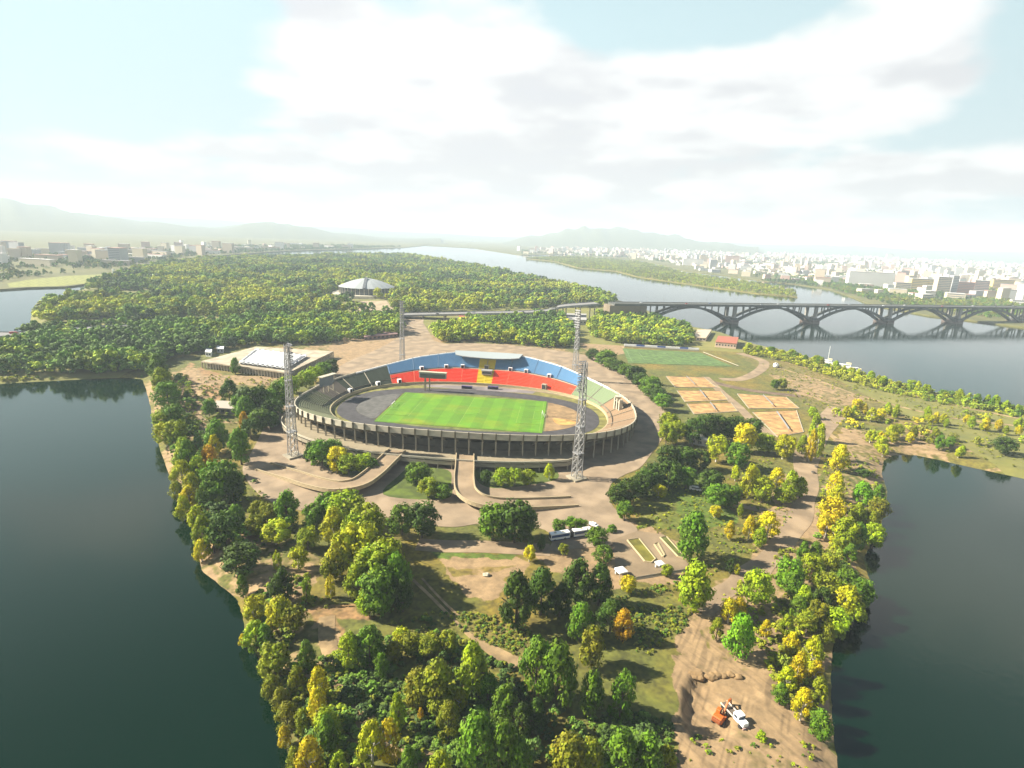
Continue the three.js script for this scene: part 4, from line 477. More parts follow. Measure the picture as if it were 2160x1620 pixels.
// ---------------------------------------------------------------- vehicles
{ // articulated bus
  const A = G(1154, 1141), B = G(1251, 1126), mid = A.clone().lerp(B, 0.5).setY(0.12), d = B.clone().sub(A), b = thing('articulated_bus', 'long white articulated bus with dark windows parked by the shrubs', 'bus', mid, -Math.atan2(d.z, d.x)), blue = mat(0.03, 0.06, 0.16, 0.25);
  for (const [x, L] of [[-5, 8.6], [5, 8.2]]) { const s = mesh('body', new RoundedBoxGeometry(L, 2.7, 2.5, 3, 0.25).translate(x, 1.75, 0), M.white, b); mesh('window_band', new RoundedBoxGeometry(L - 0.5, 1.25, 2.54, 2, 0.1).translate(x, 2.05, 0), blue, b); mesh('skirt', box(L - 0.4, 0.5, 2.46, x, 0.45, 0), blue, b); for (const w of x < 0 ? [-2.6, 2] : [1.8]) for (const z of [-1.1, 1.1]) mesh('wheel', new THREE.CylinderGeometry(0.5, 0.5, 0.3, 14).rotateX(Math.PI / 2).translate(x + w, 0.5, z), M.black, b); }
  mesh('bellows', box(1.5, 2.4, 2.2, 0.2, 1.7, 0), M.black, b); mesh('windscreen', box(0.1, 1.3, 2.1, -9.32, 2, 0), M.glass, b); mesh('roof_hatch', merge([box(1, 0.12, 1, -7, 3.14, 0), box(1, 0.12, 1, -3.4, 3.14, 0), box(1, 0.12, 1, 5, 3.14, 0)]), M.paleConcrete, b);
}
makeCar('car', 'white car with black windows behind the bus', 'car', G(1251, 1110).setY(0.13), 2.6, M.white, null);
makeCar('minibus', 'small white minibus parked under the dark trees', 'minibus', G(1466, 1034).setY(0), -0.25, M.white, null, 'van');
makeCar('car', 'dark car at the foot of the left floodlight mast', 'car', G(647, 967).setY(0.13), 0.2, M.black, null);
for (const [a, b, w] of [[1722, 986, 'farther'], [1715, 998, 'nearer']]) { const t = thing('planter', `${w} dark round planter standing on the broad path`, 'planter', G(a, b).setY(0.1), 0, 'planters on the path'); mesh('tub', new THREE.CylinderGeometry(1.1, 0.9, 0.8, 14).translate(0, 0.4, 0), M.darkConcrete, t); mesh('soil', new THREE.CylinderGeometry(0.9, 0.9, 0.1, 14).translate(0, 0.82, 0), mat(0.05, 0.04, 0.03), t); }
{ // lorry with a pale ladder frame, and the excavator beside it
  const A = G(1530, 1488), B = G(1572, 1535), d = B.clone().sub(A), y = landHeight(lerp(A.x, B.x, 0.5), lerp(A.z, B.z, 0.5)) + 0.1, t = thing('lorry', 'white-cabbed flatbed lorry standing in the dug pit', 'lorry', A.clone().lerp(B, 0.5).setY(y), -Math.atan2(d.z, d.x)), L = d.length() * 1.25, h = L / 2;
  mesh('chassis', merge([box(L * 0.98, 0.25, 0.2, 0, 0.85, 0.45), box(L * 0.98, 0.25, 0.2, 0, 0.85, -0.45)]), M.black, t); mesh('side_rail', box(L * 0.5, 0.3, 0.22, -h * 0.45, 1.3, 1.05), mat(0.5, 0.42, 0.34), t); mesh('side_rail', box(L * 0.5, 0.3, 0.22, -h * 0.45, 1.3, -1.05), mat(0.5, 0.42, 0.34), t); mesh('load_floor', box(L * 0.5, 0.12, 2.0, -h * 0.45, 1.08, 0), mat(0.1, 0.08, 0.06), t);
  mesh('cab', new RoundedBoxGeometry(2.0, 2.0, 2.3, 3, 0.2).translate(h * 0.28, 1.9, 0), M.white, t); mesh('bonnet', new RoundedBoxGeometry(1.7, 1.2, 1.9, 3, 0.25).translate(h * 0.28 + 1.75, 1.45, 0), M.white, t); mesh('windscreen', box(0.08, 0.8, 2.0, h * 0.28 + 1.02, 2.3, 0), M.glass, t); for (const s of [-1, 1]) mesh('side_window', box(1.2, 0.7, 0.06, h * 0.28, 2.3, s * 1.16), M.glass, t); mesh('bumper', box(0.3, 0.4, 2.2, h * 0.28 + 2.75, 0.8, 0), mat(0.3, 0.2, 0.18), t);
  for (const x of [h * 0.28 + 1.6, -h * 0.35, -h * 0.75]) for (const z of [-1, 1]) mesh('wheel', new THREE.CylinderGeometry(0.55, 0.55, 0.4, 14).rotateX(Math.PI / 2).translate(x, 0.55, z), M.black, t);
  const e = G(1520, 1506), ey = landHeight(e.x, e.z) + 0.05, x = thing('excavator', 'orange excavator digging in the sandy pit beside the lorry', 'excavator', e.setY(ey), 0.9);
  for (const s of [-1, 1]) { const tr = mesh('track', new RoundedBoxGeometry(4.2, 0.9, 0.7, 3, 0.4).translate(0, 0.5, s * 1.2), M.black, x); mesh('roller_row', merge([-1.3, -0.45, 0.45, 1.3].map((k) => new THREE.CylinderGeometry(0.3, 0.3, 0.74, 10).rotateX(Math.PI / 2).translate(k, 0.4, s * 1.2))), M.grey, tr); }
  mesh('slew_deck', new RoundedBoxGeometry(3.6, 0.5, 2.6, 2, 0.15).translate(-0.4, 1.35, 0), M.orange, x); mesh('engine_cover', new RoundedBoxGeometry(1.9, 1.2, 2.5, 3, 0.25).translate(-1.3, 2.1, 0), M.orange, x); mesh('counterweight', new RoundedBoxGeometry(0.7, 1.1, 2.4, 2, 0.2).translate(-2.5, 1.9, 0), mat(0.2, 0.05, 0.01), x);
  const cb = mesh('cab', new RoundedBoxGeometry(1.4, 1.7, 1.1, 2, 0.15).translate(0.5, 2.4, -0.7), M.orange, x); mesh('cab_window', box(1.2, 0.9, 1.14, 0.56, 2.65, -0.7), M.glass, cb);
  mesh('boom', merge([bar(V(0.8, 1.7, 0.3), V(3.2, 4.4, 0.3), 0.55, 0.4), bar(V(3.2, 4.4, 0.3), V(5.2, 3.8, 0.3), 0.5, 0.36)]), M.orange, x); mesh('dipper_arm', bar(V(5.0, 4.1, 0.3), V(6.2, 1.2, 0.3), 0.4, 0.32), mat(0.16, 0.06, 0.03), x); mesh('bucket', new RoundedBoxGeometry(1.0, 0.9, 1.1, 2, 0.2).translate(6.0, 0.8, 0.3), mat(0.08, 0.06, 0.05), x); mesh('hydraulic_ram', bar(V(1.4, 1.6, 0.3), V(2.9, 3.5, 0.3), 0.18), M.steel, x);
}
{ // spoil heaps along the rim of the pit
  const R = rng(5); for (const [a, b, s] of [[1500, 1428, 2], [1512, 1425, 1.6], [1524, 1426, 1.5], [1540, 1425, 1.7], [1556, 1428, 1.4], [1470, 1420, 2.6]]) { const g = new THREE.IcosahedronGeometry(s * 0.7, 3), p = g.attributes.position; for (let i = 0; i < p.count; i++) { const k = 0.7 + 0.6 * n3(p.getX(i) * 1.3 + a, p.getY(i) * 1.3, p.getZ(i) * 1.3 + b, 6); p.setXYZ(i, p.getX(i) * k * 1.3, p.getY(i) * k * 0.7, p.getZ(i) * k); } g.computeVertexNormals(); planUV(g); const q = G(a, b); tag(mesh('spoil_heap', g, M.earth), `heap of dug earth on the upper rim of the pit, ${a === 1470 ? 'first' : ordinal([1500, 1512, 1524, 1540, 1556].indexOf(a) + 1)} from left`, 'earth heap', 'spoil heaps').position.copy(q.setY(landHeight(q.x, q.z) + 0.2)); }
}
{ // boats moored at the river strip
  const boat = (a, b, L, turn, label, mast) => { const t = thing('boat', label, 'boat', G(a, b, WATER), turn, 'boats moored at the strip'), s = new THREE.Shape(); s.moveTo(-L / 2, -2); s.lineTo(L * 0.3, -2.2); s.quadraticCurveTo(L * 0.46, -1.6, L / 2, 0); s.quadraticCurveTo(L * 0.46, 1.6, L * 0.3, 2.2); s.lineTo(-L / 2, 2); mesh('hull', new THREE.ExtrudeGeometry(s, { depth: 2, bevelEnabled: false }).rotateX(-Math.PI / 2).translate(0, -0.6, 0), M.white, t); mesh('cabin', new RoundedBoxGeometry(L * 0.5, 2.2, 3, 2, 0.2).translate(-L * 0.05, 2.4, 0), M.white, t); mesh('window_band', box(L * 0.46, 0.7, 3.06, -L * 0.05, 2.6, 0), M.glass, t); mesh('deckhouse', new RoundedBoxGeometry(L * 0.18, 2, 2.4, 2, 0.2).translate(L * 0.12, 4.4, 0), mat(0.6, 0.5, 0.3), t); if (mast) mesh('mast', bar(V(0, 3, 0), V(0, 19, 0), 0.35), M.white, t); };
  boat(1745, 766, 20, -0.35, 'white boat with a tall mast moored by the river strip', true); boat(1782, 775, 26, -0.35, 'longer pale boat moored right of the masted one', false); boat(1808, 788, 14, -0.3, 'small white boat half hidden by shore trees', false);
  const j = thing('jetty', 'pale floating jetty in front of the moored boats', 'jetty'); const a = G(1722, 768, WATER), b = G(1806, 792, WATER); mesh('deck', bar(V(a.x, WATER + 0.6, a.z), V(b.x, WATER + 0.6, b.z), 0.5, 4), M.paleConcrete, j);
}
// ---------------------------------------------------------------- the city across the water
{
  const R = rng(909), tones = [['white', [0.66, 0.64, 0.6]], ['cream', [0.58, 0.5, 0.36]], ['beige', [0.46, 0.38, 0.28]], ['pinkish', [0.48, 0.32, 0.27]], ['grey', [0.36, 0.36, 0.36]], ['brick red', [0.36, 0.17, 0.12]], ['yellow', [0.6, 0.45, 0.16]]].map(([n, c]) => [n, mat(...c, 0.9)]), roofM = [mat(0.28, 0.26, 0.25), mat(0.36, 0.2, 0.16), mat(0.5, 0.48, 0.45)], hazeSide = { r: 'across the river', l: 'on the other river arm' };
  const rank = {}, block = (p, w, d, h, turn, tone, label, group, win) => { const b = thing('city_block', label, 'building', p, turn, group); if (group) (rank[label] ??= []).push([b, p.clone().sub(EYE).dot(AR) / depth(p)]); mesh('wall', box(w, h, d, 0, h / 2 - 0.3, 0), tones[tone][1], b); mesh('roof', box(w + 0.6, 1, d + 0.6, 0, h + 0.2, 0), roofM[Math.floor(R() * 3)], b); if (win) { const fl = Math.max(2, Math.min(12, Math.round(h / 5))), m = mat(0.1, 0.11, 0.13, 0.3); for (let k = 0; k < fl; k++) mesh('window_row', box(w * 0.92, h / fl * 0.38, d + 0.3, 0, h * (k + 0.55) / fl, 0), m, b); } };
  // those that stand out
  for (const [x0, x1, yt, yb, tone, dd, label] of [[1788, 1876, 574, 603, 0, 24, 'long white block on the green slope above the river'], [1918, 1968, 588, 612, 6, 20, 'long orange-yellow block above the right end of the bridge'], [1886, 1916, 596, 610, 1, 18, 'low cream block left of the orange-yellow one'], [1970, 1996, 584, 620, 2, 22, 'beige slab tower right of the orange-yellow block'], [2000, 2012, 582, 620, 4, 20, 'narrow grey tower beside the beige slab tower'], [2014, 2046, 595, 618, 5, 20, 'dark red block right of the grey tower'], [2050, 2078, 592, 616, 3, 20, 'stepped pinkish block right of the dark red one'], [1978, 1990, 564, 582, 0, 16, 'slim white tower behind the beige slab tower'], [1962, 1980, 560, 575, 4, 18, 'grey slab behind the slim white tower'], [2120, 2152, 612, 634, 0, 24, 'plain white block at the right edge above the bridge'], [2148, 2175, 600, 640, 0, 24, 'tall white block cut by the right edge'], [2090, 2130, 590, 610, 6, 20, 'broad yellow block with a flat roof near the right edge'], [1440, 1482, 546, 560, 0, 20, 'white complex on the hazy shore behind the spit'], [1528, 1556, 540, 558, 3, 20, 'pinkish pair of blocks in the hazy city'], [1475, 1490, 538, 556, 2, 18, 'beige tower in the hazy city behind the spit'], [1868, 1880, 536, 552, 0, 16, 'white tower standing alone in the distant city']]) { const p = G((x0 + x1) / 2, yb, -0.6), s = depth(p) / FOCAL; block(p.setY(-0.6), (x1 - x0) * s, dd, tall(p, yt), -0.06, tone, label, null, s < 2.6 && tone !== 0); }
  const reg = cityBank.slice(), spots = []; let tries = 0;
  while (spots.length < 290 && tries++ < 9000) { const x = 1090 + R() * 1120, t = R(), y = lerp(528 + (x - 1080) * 0.012, 600 + (x - 1300) * 0.055, t ** 1.5), p = G(x, y, -0.6); if (!inside(reg, p.x, p.z) || toEdge(reg, p.x, p.z) < 60 || p.z < -6500) continue; const w = 16 + R() * 38, d = 12 + R() * 12; if (spots.some((q) => Math.hypot(q.x - p.x, q.z - p.z) < 38)) continue; spots.push(p); const hi = R() < 0.16, h = hi ? 30 + R() * 16 : 8 + R() * 14, tone = [0, 0, 0, 0, 1, 1, 1, 2, 3, 4][Math.floor(R() * 10)]; block(p.setY(-0.6), hi ? 20 + R() * 12 : w, d, h, (R() - 0.5) * 1.2, tone, `${hi ? 'tall' : 'low'} ${tones[tone][0]} block in the distant city across the river`, `${hi ? 'tall' : 'low'} ${tones[tone][0]} blocks in the distant city`, depth(p) < 1500); }
  const lb = leftBank.slice(); spots.length = 0; tries = 0;
  { const p = G(252, 556, -0.6), s = depth(p) / FOCAL; block(p.setY(-0.6), 27 * s, 30, tall(p, 523), 0, 4, 'dark grey tower block alone in the haze at the left', null, true); }
  while (spots.length < 60 && tries++ < 4000) { const x = -40 + R() * 800, y = lerp(560, 528, R()) + Math.max(0, (x - 250)) * -0.01, p = G(x, y, -0.6); if (!inside(lb, p.x, p.z) || toEdge(lb, p.x, p.z) < 50 || spots.some((q) => Math.hypot(q.x - p.x, q.z - p.z) < 70)) continue; spots.push(p); const tone = [0, 4, 4, 1, 2][Math.floor(R() * 5)], hi = R() < 0.45; block(p.setY(-0.6), hi ? 24 + R() * 20 : 50 + R() * 50, 16, hi ? 28 + R() * 14 : 12 + R() * 8, (R() - 0.5) * 0.6, tone, `${hi ? 'tall' : 'long low'} ${tones[tone][0]} slab fading in the haze on the left bank`, `${hi ? 'tall' : 'long low'} ${tones[tone][0]} slabs on the left bank`, false); }
  for (const [label, list] of Object.entries(rank)) list.sort((a, b) => a[1] - b[1]).forEach(([b], i) => { b.userData.label = list.length > 1 ? `${label}, ${ordinal(i)} from left` : label; });
  const mass = (name, label, poly, gap, keep) => { const list = []; const xs = poly.map((p) => p.x), zs = poly.map((p) => p.z), Q = rng(1234 + poly.length); for (let z = Math.min(...zs); z < Math.max(...zs); z += gap) for (let x = Math.min(...xs); x < Math.max(...xs); x += gap) { const a = x + (Q() - 0.5) * gap, b = z + (Q() - 0.5) * gap, k = Q(); if (inside(poly, a, b) && k < keep && fbm2(a / 260, b / 260, 3, 71) > 0.42) list.push([a, b]); } const im = new THREE.InstancedMesh(box(1, 1, 1, 0, 0.5, 0), new THREE.MeshStandardMaterial({ roughness: 0.9 }), list.length), m4 = new THREE.Matrix4(), q = new THREE.Quaternion(), c = new THREE.Color(); im.name = name; list.forEach(([x, z], i) => { const t = [[0.66, 0.64, 0.6], [0.6, 0.54, 0.42], [0.5, 0.42, 0.33], [0.42, 0.42, 0.42], [0.46, 0.33, 0.28]][Math.floor(Q() * 5)], hi = Q() < 0.12; m4.compose(V(x, -0.6, z), q.setFromAxisAngle(V(0, 1, 0), (Q() - 0.5) * 1.4), V(14 + 24 * Q(), hi ? 22 + 14 * Q() : 6 + 9 * Q(), 10 + 10 * Q())); im.setMatrixAt(i, m4); im.setColorAt(i, c.setRGB(...t)); }); im.castShadow = im.receiveShadow = true; im.userData = { label, category: 'houses', kind: 'stuff' }; scene.add(im); console.log(name, list.length); };
  mass('distant_houses', 'mass of small pale houses filling the hazy city across the river', px([[1120, 534], [1350, 544], [1600, 580], [1800, 590], [2000, 600], [2180, 612], [2180, 560], [1800, 542], [1400, 526], [1120, 524]]), 46, 0.8);
  mass('distant_houses', 'mass of small houses in the haze on the left river bank', px([[-40, 572], [120, 562], [260, 552], [420, 534], [640, 524], [640, 514], [300, 522], [-40, 540]]), 60, 0.7);
  const mo = thing('monument', 'white obelisk on the low shore of the left bank', 'monument', G(241, 588, -0.6)); mesh('shaft', new THREE.CylinderGeometry(2.2, 4, 20, 4).translate(0, 10, 0), M.white, mo); mesh('plinth', box(14, 2, 14, 0, 1, 0), M.white, mo);
}
// ---------------------------------------------------------------- trees
const leafTone = { D: [0.050, 0.094, 0.004], G: [0.100, 0.185, 0.005], B: [0.14, 0.28, 0.005], N: [0.235, 0.305, 0.003], Y: [0.34, 0.36, 0.003], A: [0.50, 0.42, 0.004], O: [0.50, 0.31, 0.006], L: [0.19, 0.205, 0.005] };
const leafWord = { D: 'dark green', G: 'green', B: 'bright green', N: 'yellow-green', Y: 'yellowish', A: 'golden', O: 'orange-yellow', L: 'olive' };
function crown(seed, shape, clumps, leaves, size) {          // leaf-sized faces in clumps through the crown; unit height, unit width
  const r = rng(seed), pos = [], nor = [], col = [], c = V(0, 0, 0);
  const prof = { round: (t) => Math.sqrt(Math.max(0, 1 - (1.9 * t - 0.95) ** 2)) * 0.5, egg: (t) => 0.5 * Math.sin(Math.PI * clamp(t * 0.9 + 0.07)) ** 0.75 * (1.12 - 0.45 * t), column: (t) => 0.5 * Math.min(1, t * 5 + 0.25) * (1 - t ** 3) ** 0.6, bush: (t) => 0.5 * Math.sqrt(1 - t * t * 0.97) }[shape], lo = { round: 0.16, egg: 0.12, column: 0.08, bush: 0 }[shape];
  const lean = (r() - 0.5) * 0.16, lop = Array.from({ length: 5 }, () => 0.78 + 0.4 * r());
  for (let k = 0; k < clumps; k++) {
    const t = clamp(0.04 + 0.95 * r() ** 0.85), a = r() * 2 * Math.PI, lob = lop[Math.floor(a / (2 * Math.PI) * 5)], R0 = prof(t) * lob, rad = R0 * (0.55 + 0.45 * Math.sqrt(r())) * 0.8, cr = (0.085 + 0.085 * r()) * (shape === 'column' ? 0.85 : 1), tone = 0.72 + 0.56 * r(), warm = r();
    c.set(Math.cos(a) * rad + lean * t, lo + (1 - lo) * t * 0.95, Math.sin(a) * rad);
    for (let n = 0; n < leaves; n++) {
      const u = r() * 2 - 1, p = r() * 2 * Math.PI, q = Math.sqrt(1 - u * u), d = V(q * Math.cos(p), u, q * Math.sin(p)), rr = cr * (0.55 + 0.55 * r()), o = c.clone().add(V(d.x * rr * 1.1, d.y * rr * 0.8, d.z * rr * 1.1)), s = size * (0.6 + 0.8 * r());
      const nn = d.clone().addScaledVector(V(r() - 0.5, r() - 0.3, r() - 0.5), 1.1).normalize(), e1 = V(r() - 0.5, r() - 0.5, r() - 0.5).cross(nn).normalize().multiplyScalar(s), e2 = nn.clone().cross(e1).multiplyScalar(0.75);
      const A = o.clone().sub(e1), B = o.clone().add(e2), C = o.clone().add(e1), D = o.clone().sub(e2), sn = nn.clone().lerp(d, 0.45).normalize(), k2 = tone * (0.82 + 0.36 * r()), w = 0.84 + 0.24 * warm;
      for (const v of [A, C, B, A, D, C]) { pos.push(v.x, v.y, v.z); nor.push(sn.x, sn.y, sn.z); col.push(k2 * w, k2, k2); }
    }
  }
  const g = new THREE.BufferGeometry(); g.setAttribute('position', new THREE.Float32BufferAttribute(pos, 3)); g.setAttribute('normal', new THREE.Float32BufferAttribute(nor, 3)); g.setAttribute('color', new THREE.Float32BufferAttribute(col, 3)); return g;
}
function trunk(seed) { const r = rng(seed), list = [new THREE.CylinderGeometry(0.012, 0.03, 0.62, 7).translate(0, 0.31, 0)]; for (let k = 0; k < 6; k++) { const y = 0.2 + 0.35 * r(), a = r() * 6.28, l = 0.2 + 0.15 * r(); list.push(bar(V(0, y, 0), V(Math.cos(a) * l * 0.8, y + l * 0.8, Math.sin(a) * l * 0.8), 0.012)); } return merge(list); }
const shapes = { round: [1, 2, 3].map((s) => crown(s * 17, 'round', 60, 54, 0.034)), egg: [4, 5, 6].map((s) => crown(s * 17, 'egg', 60, 54, 0.033)), column: [7, 8, 9].map((s) => crown(s * 17, 'column', 54, 50, 0.034)), bush: [10, 11].map((s) => crown(s * 17, 'bush', 40, 46, 0.05)) };
const trunks = [trunk(1), trunk(2), trunk(3)];
const leafMat = {}; for (const [k, c] of Object.entries(leafTone)) leafMat[k] = [0.88, 1, 1.14].map((f, i) => new THREE.MeshPhysicalMaterial({ color: lin(c[0] * f * [1.08, 1, 0.96][i], c[1] * f, c[2] * f), roughness: 0.75, vertexColors: true, side: THREE.DoubleSide, specularIntensity: 0.3, transmission: 0.3, thickness: 0 }));
const TR = rng(4242), proto = {};
function plant(p, h, w, k, name, label, group) {
  const ratio = w / h, bushy = h < 4.2, sh = bushy ? 'bush' : ratio < 0.42 ? 'column' : ratio < 0.72 ? 'egg' : 'round', v = Math.floor(TR() * shapes[sh].length), tone = Math.floor(TR() * 3), key = sh + v + k + tone;
  if (!proto[key]) { const t = new THREE.Group(); const bark = mesh('trunk', trunks[v % 3], k === 'A' || k === 'Y' ? M.birchBark : M.bark, t); mesh('crown', shapes[sh][v], leafMat[k][tone], t); proto[key] = t; }
  const t = proto[key].clone(); t.name = numbered(name); scene.add(t); t.position.copy(p); t.scale.set(w * 1.12, h, w * 1.12); t.rotation.y = TR() * 6.28;
  const tr = t.children[0]; tr.scale.set(Math.min(1.6, h / w * 0.9), 1, Math.min(1.6, h / w * 0.9));
  return tag(t, label, bushy ? 'shrub' : 'tree', group);
}
const heroes = []; // [x, top, base, width] in the survey photograph, kind of leaf
const grove = (place, order, text) => { for (const s of text.trim().split(';')) { const [a, t, b, w, k] = s.trim().split(/\s+/); heroes.push({ a: +a, t: +t, b: +b, w: +w, k, place, order }); } };
grove('in the dark clump beside the earth square', 'x', '1088 1200 1328 78 D;1140 1192 1296 74 D;1215 1173 1272 64 D;1262 1184 1276 58 D;1222 1266 1348 62 G;1286 1262 1334 54 D;1312 1280 1352 46 O;1246 1314 1408 58 L;1180 1225 1300 50 D;1325 1213 1250 34 A');
grove('in the bottom middle thicket', 'x', '1128 1338 1480 74 G;1172 1342 1492 78 G;1243 1405 1512 52 G;1307 1402 1518 52 G;996 1350 1472 70 N;920 1390 1498 86 L;880 1405 1490 60 L;1065 1440 1534 58 G;968 1453 1502 42 Y;945 1475 1562 48 L;1005 1490 1625 80 G;1058 1505 1632 66 G;1090 1552 1640 62 G;1195 1540 1650 84 L;1240 1548 1650 60 L;1306 1535 1655 84 G;1360 1545 1655 74 G;930 1582 1665 58 N;888 1490 1522 14 O;870 1335 1378 44 L;905 1338 1385 50 L;945 1330 1375 46 L;848 1325 1368 40 Y;830 1355 1400 36 L;1030 1415 1480 44 G;1100 1480 1560 50 D;1130 1470 1540 46 D;1400 1570 1640 46 L');
grove('in the big clump left of the earth square', 'y', '735 1034 1112 84 N;690 1036 1104 52 G;706 1068 1152 62 Y;772 1058 1156 74 N;760 1098 1204 92 Y;718 1120 1214 64 Y;818 1130 1236 84 N;790 1150 1256 92 N;838 1160 1268 62 G;800 1198 1296 84 G;758 1180 1266 64 N;700 1160 1225 46 L;850 1215 1290 44 D;660 1060 1120 46 G;780 1240 1300 50 N;745 1080 1170 60 N');
grove('along the lower left shore', 'y', '512 1196 1247 28 G;505 1145 1207 82 D;535 1245 1302 50 Y;595 1195 1268 52 D;585 1155 1202 18 Y;648 1204 1272 20 N;698 1208 1262 22 A;590 1250 1324 56 Y;622 1275 1334 52 L;540 1290 1354 48 N;513 1318 1348 22 A;580 1340 1414 68 L;560 1360 1408 26 A;572 1404 1458 42 L;648 1345 1414 40 G;674 1398 1476 44 A;672 1440 1534 46 A;690 1482 1566 52 N;592 1430 1484 42 L;606 1460 1524 48 L;600 1510 1558 32 A;622 1555 1616 38 L;655 1540 1632 60 A;692 1502 1584 46 G;736 1330 1408 52 N;780 1318 1398 62 G;806 1374 1432 32 G;786 1515 1616 56 Y;822 1508 1606 46 A;840 1455 1544 34 N;862 1570 1650 42 G;560 1300 1360 40 G;640 1480 1540 36 L;625 1395 1450 36 L;715 1580 1650 40 N');
grove('on the left shore strip above the bend', 'y', '336 742 806 42 G;346 770 838 46 N;356 800 858 52 G;346 858 908 42 N;366 848 904 42 G;352 880 934 42 Y;376 880 938 46 N;392 915 988 46 N;402 920 1004 42 G;386 958 1024 42 Y;406 985 1054 42 Y;400 1010 1064 36 A;388 1030 1084 34 Y;416 1050 1114 36 Y;432 1070 1154 46 N;478 1075 1154 72 D;502 1060 1124 42 G;445 933 1004 38 O;470 968 1060 76 G;492 985 1064 52 D;510 898 980 46 G;516 865 918 24 O;460 880 954 52 G;455 912 962 30 A;442 840 878 30 G;508 1020 1058 28 Y;545 1055 1108 42 L;572 1060 1112 42 L;582 1098 1148 62 Y;607 1030 1114 52 G;372 1000 1045 30 L;420 955 1020 36 N;440 1010 1070 40 G;425 1120 1170 34 A;452 1100 1160 40 N;540 1085 1130 44 L;650 1110 1160 46 N;630 1150 1200 40 Y');
grove('beside the flat white hall', 'x', '485 798 852 36 D;540 810 882 72 D;562 820 874 62 G;592 800 864 52 G;522 830 892 42 G;612 790 844 46 N;626 790 828 40 N;646 780 818 38 N;666 770 806 36 N;686 762 798 36 G;702 755 792 32 D;497 752 789 22 G;575 840 890 46 D;550 860 905 46 G;530 880 925 40 D;505 830 880 36 G;570 870 905 40 D');
grove('around the stadium ramps', 'x', '680 925 988 52 G;710 940 997 46 A;735 955 1002 46 N;766 955 998 46 N;660 930 978 36 D;700 925 962 42 G;880 974 1022 56 G;902 1008 1048 46 N;932 1020 1052 36 G;1060 985 1027 36 N;1086 985 1027 36 N;1115 990 1024 38 N;1158 975 1012 22 Y;1026 990 1022 26 D;780 965 1000 36 G');
grove('between the plaza and the bus', 'x', '848 1060 1128 56 G;890 1057 1134 66 D;1040 1060 1138 72 G;1085 1052 1144 80 D;1112 1065 1138 52 G;1180 1095 1122 32 G;1206 1090 1120 38 G;1228 1094 1120 28 G;1260 1112 1152 46 G;1272 1150 1184 42 G;1118 1122 1162 13 D;1142 1124 1162 18 D;1187 1145 1172 22 L;1116 1150 1184 26 A;1290 1106 1122 20 G');
const hedgeRow = [[1250, 758], [1268, 768], [1286, 778], [1302, 786], [1318, 795], [1334, 804], [1348, 814], [1362, 826], [1376, 838], [1388, 850], [1398, 864], [1278, 770], [1342, 806], [1370, 828]]; grove('in the clipped right plaza row', 'x', hedgeRow.map(([a, b], i) => `${a} ${b - 24 - i} ${b + 2} ${30 + i} ${i % 3 ? 'G' : 'D'}`).join(';'));
grove('in the dark belt beside the broad path', 'x', '1410 868 914 42 N;1404 890 938 36 N;1426 885 938 42 N;1460 880 940 48 D;1490 870 930 52 D;1520 874 930 52 D;1550 876 930 52 D;1582 880 930 42 D;1565 890 954 46 A;1510 914 974 44 Y;1555 930 990 48 G;1610 912 954 46 N;1650 915 968 46 Y;1690 915 958 26 N;1720 888 968 26 Y;1706 900 974 22 A;1716 868 932 26 N;1406 935 990 48 D;1440 940 990 52 D;1476 945 990 44 D;1376 974 1026 48 D;1410 970 1030 58 D;1446 985 1030 48 G;1302 1020 1074 44 D;1326 1008 1066 52 D;1348 1002 1050 44 D;1316 1055 1098 36 G;1388 1020 1050 30 Y;1495 990 1040 52 D;1510 1020 1074 48 G;1540 1020 1070 48 G;1360 990 1040 46 D');
grove('in the sparse grove left of the broad path', 'x', '1550 980 1014 20 Y;1578 974 1050 40 Y;1606 1004 1060 42 N;1636 984 1030 30 A;1665 990 1050 36 N;1686 1004 1050 30 N;1650 1030 1064 42 N;1507 1066 1092 26 A;1560 1060 1090 15 N;1537 1096 1138 23 A;1578 1084 1138 26 A;1616 1076 1140 46 A;1600 1110 1154 32 N;1455 1074 1180 74 G;1460 1180 1290 78 N;1592 1200 1274 64 N;1538 1172 1208 15 D;1553 1188 1212 14 Y;1535 1258 1314 32 A;1556 1256 1308 32 A;1556 1290 1386 64 B;1510 1300 1350 26 L;1405 1190 1215 26 N;1590 985 1020 24 Y');
grove('in the golden row right of the broad path', 'y', '1766 934 994 42 A;1755 990 1054 34 A;1750 1044 1114 52 A;1740 1080 1134 42 A;1816 1010 1064 38 B;1850 1014 1054 27 G;1806 1054 1110 32 N;1850 1040 1090 42 L;1780 1084 1164 58 N;1802 1090 1154 42 G;1790 1140 1184 26 G;1836 1064 1114 37 L;1842 1090 1144 42 N;1816 985 1003 30 D;1768 1100 1160 40 A;1760 1020 1075 36 Y');
grove('in the round thicket by the right lagoon', 'y', '1660 1174 1246 58 B;1690 1138 1194 27 G;1716 1138 1194 27 G;1706 1164 1226 48 N;1746 1164 1214 42 L;1740 1200 1270 54 L;1782 1190 1246 48 G;1780 1214 1296 58 Y;1812 1204 1266 48 G;1826 1224 1260 32 G;1690 1230 1296 42 N;1680 1254 1306 38 G;1720 1260 1316 48 L;1760 1264 1326 58 N;1800 1250 1306 48 N;1670 1200 1262 44 G;1730 1230 1290 44 D');
grove('on the lower right shore', 'y', '1613 1304 1344 24 A;1656 1290 1346 32 N;1700 1284 1336 42 L;1776 1304 1334 16 N;1666 1328 1386 34 A;1706 1330 1416 40 Y;1678 1368 1440 37 A;1656 1400 1456 40 Y;1644 1438 1484 36 G;1688 1444 1516 37 A;1725 1414 1476 40 L;1728 1484 1550 50 G;1740 1300 1345 36 L;1720 1380 1430 30 A;1605 1540 1560 20 N');
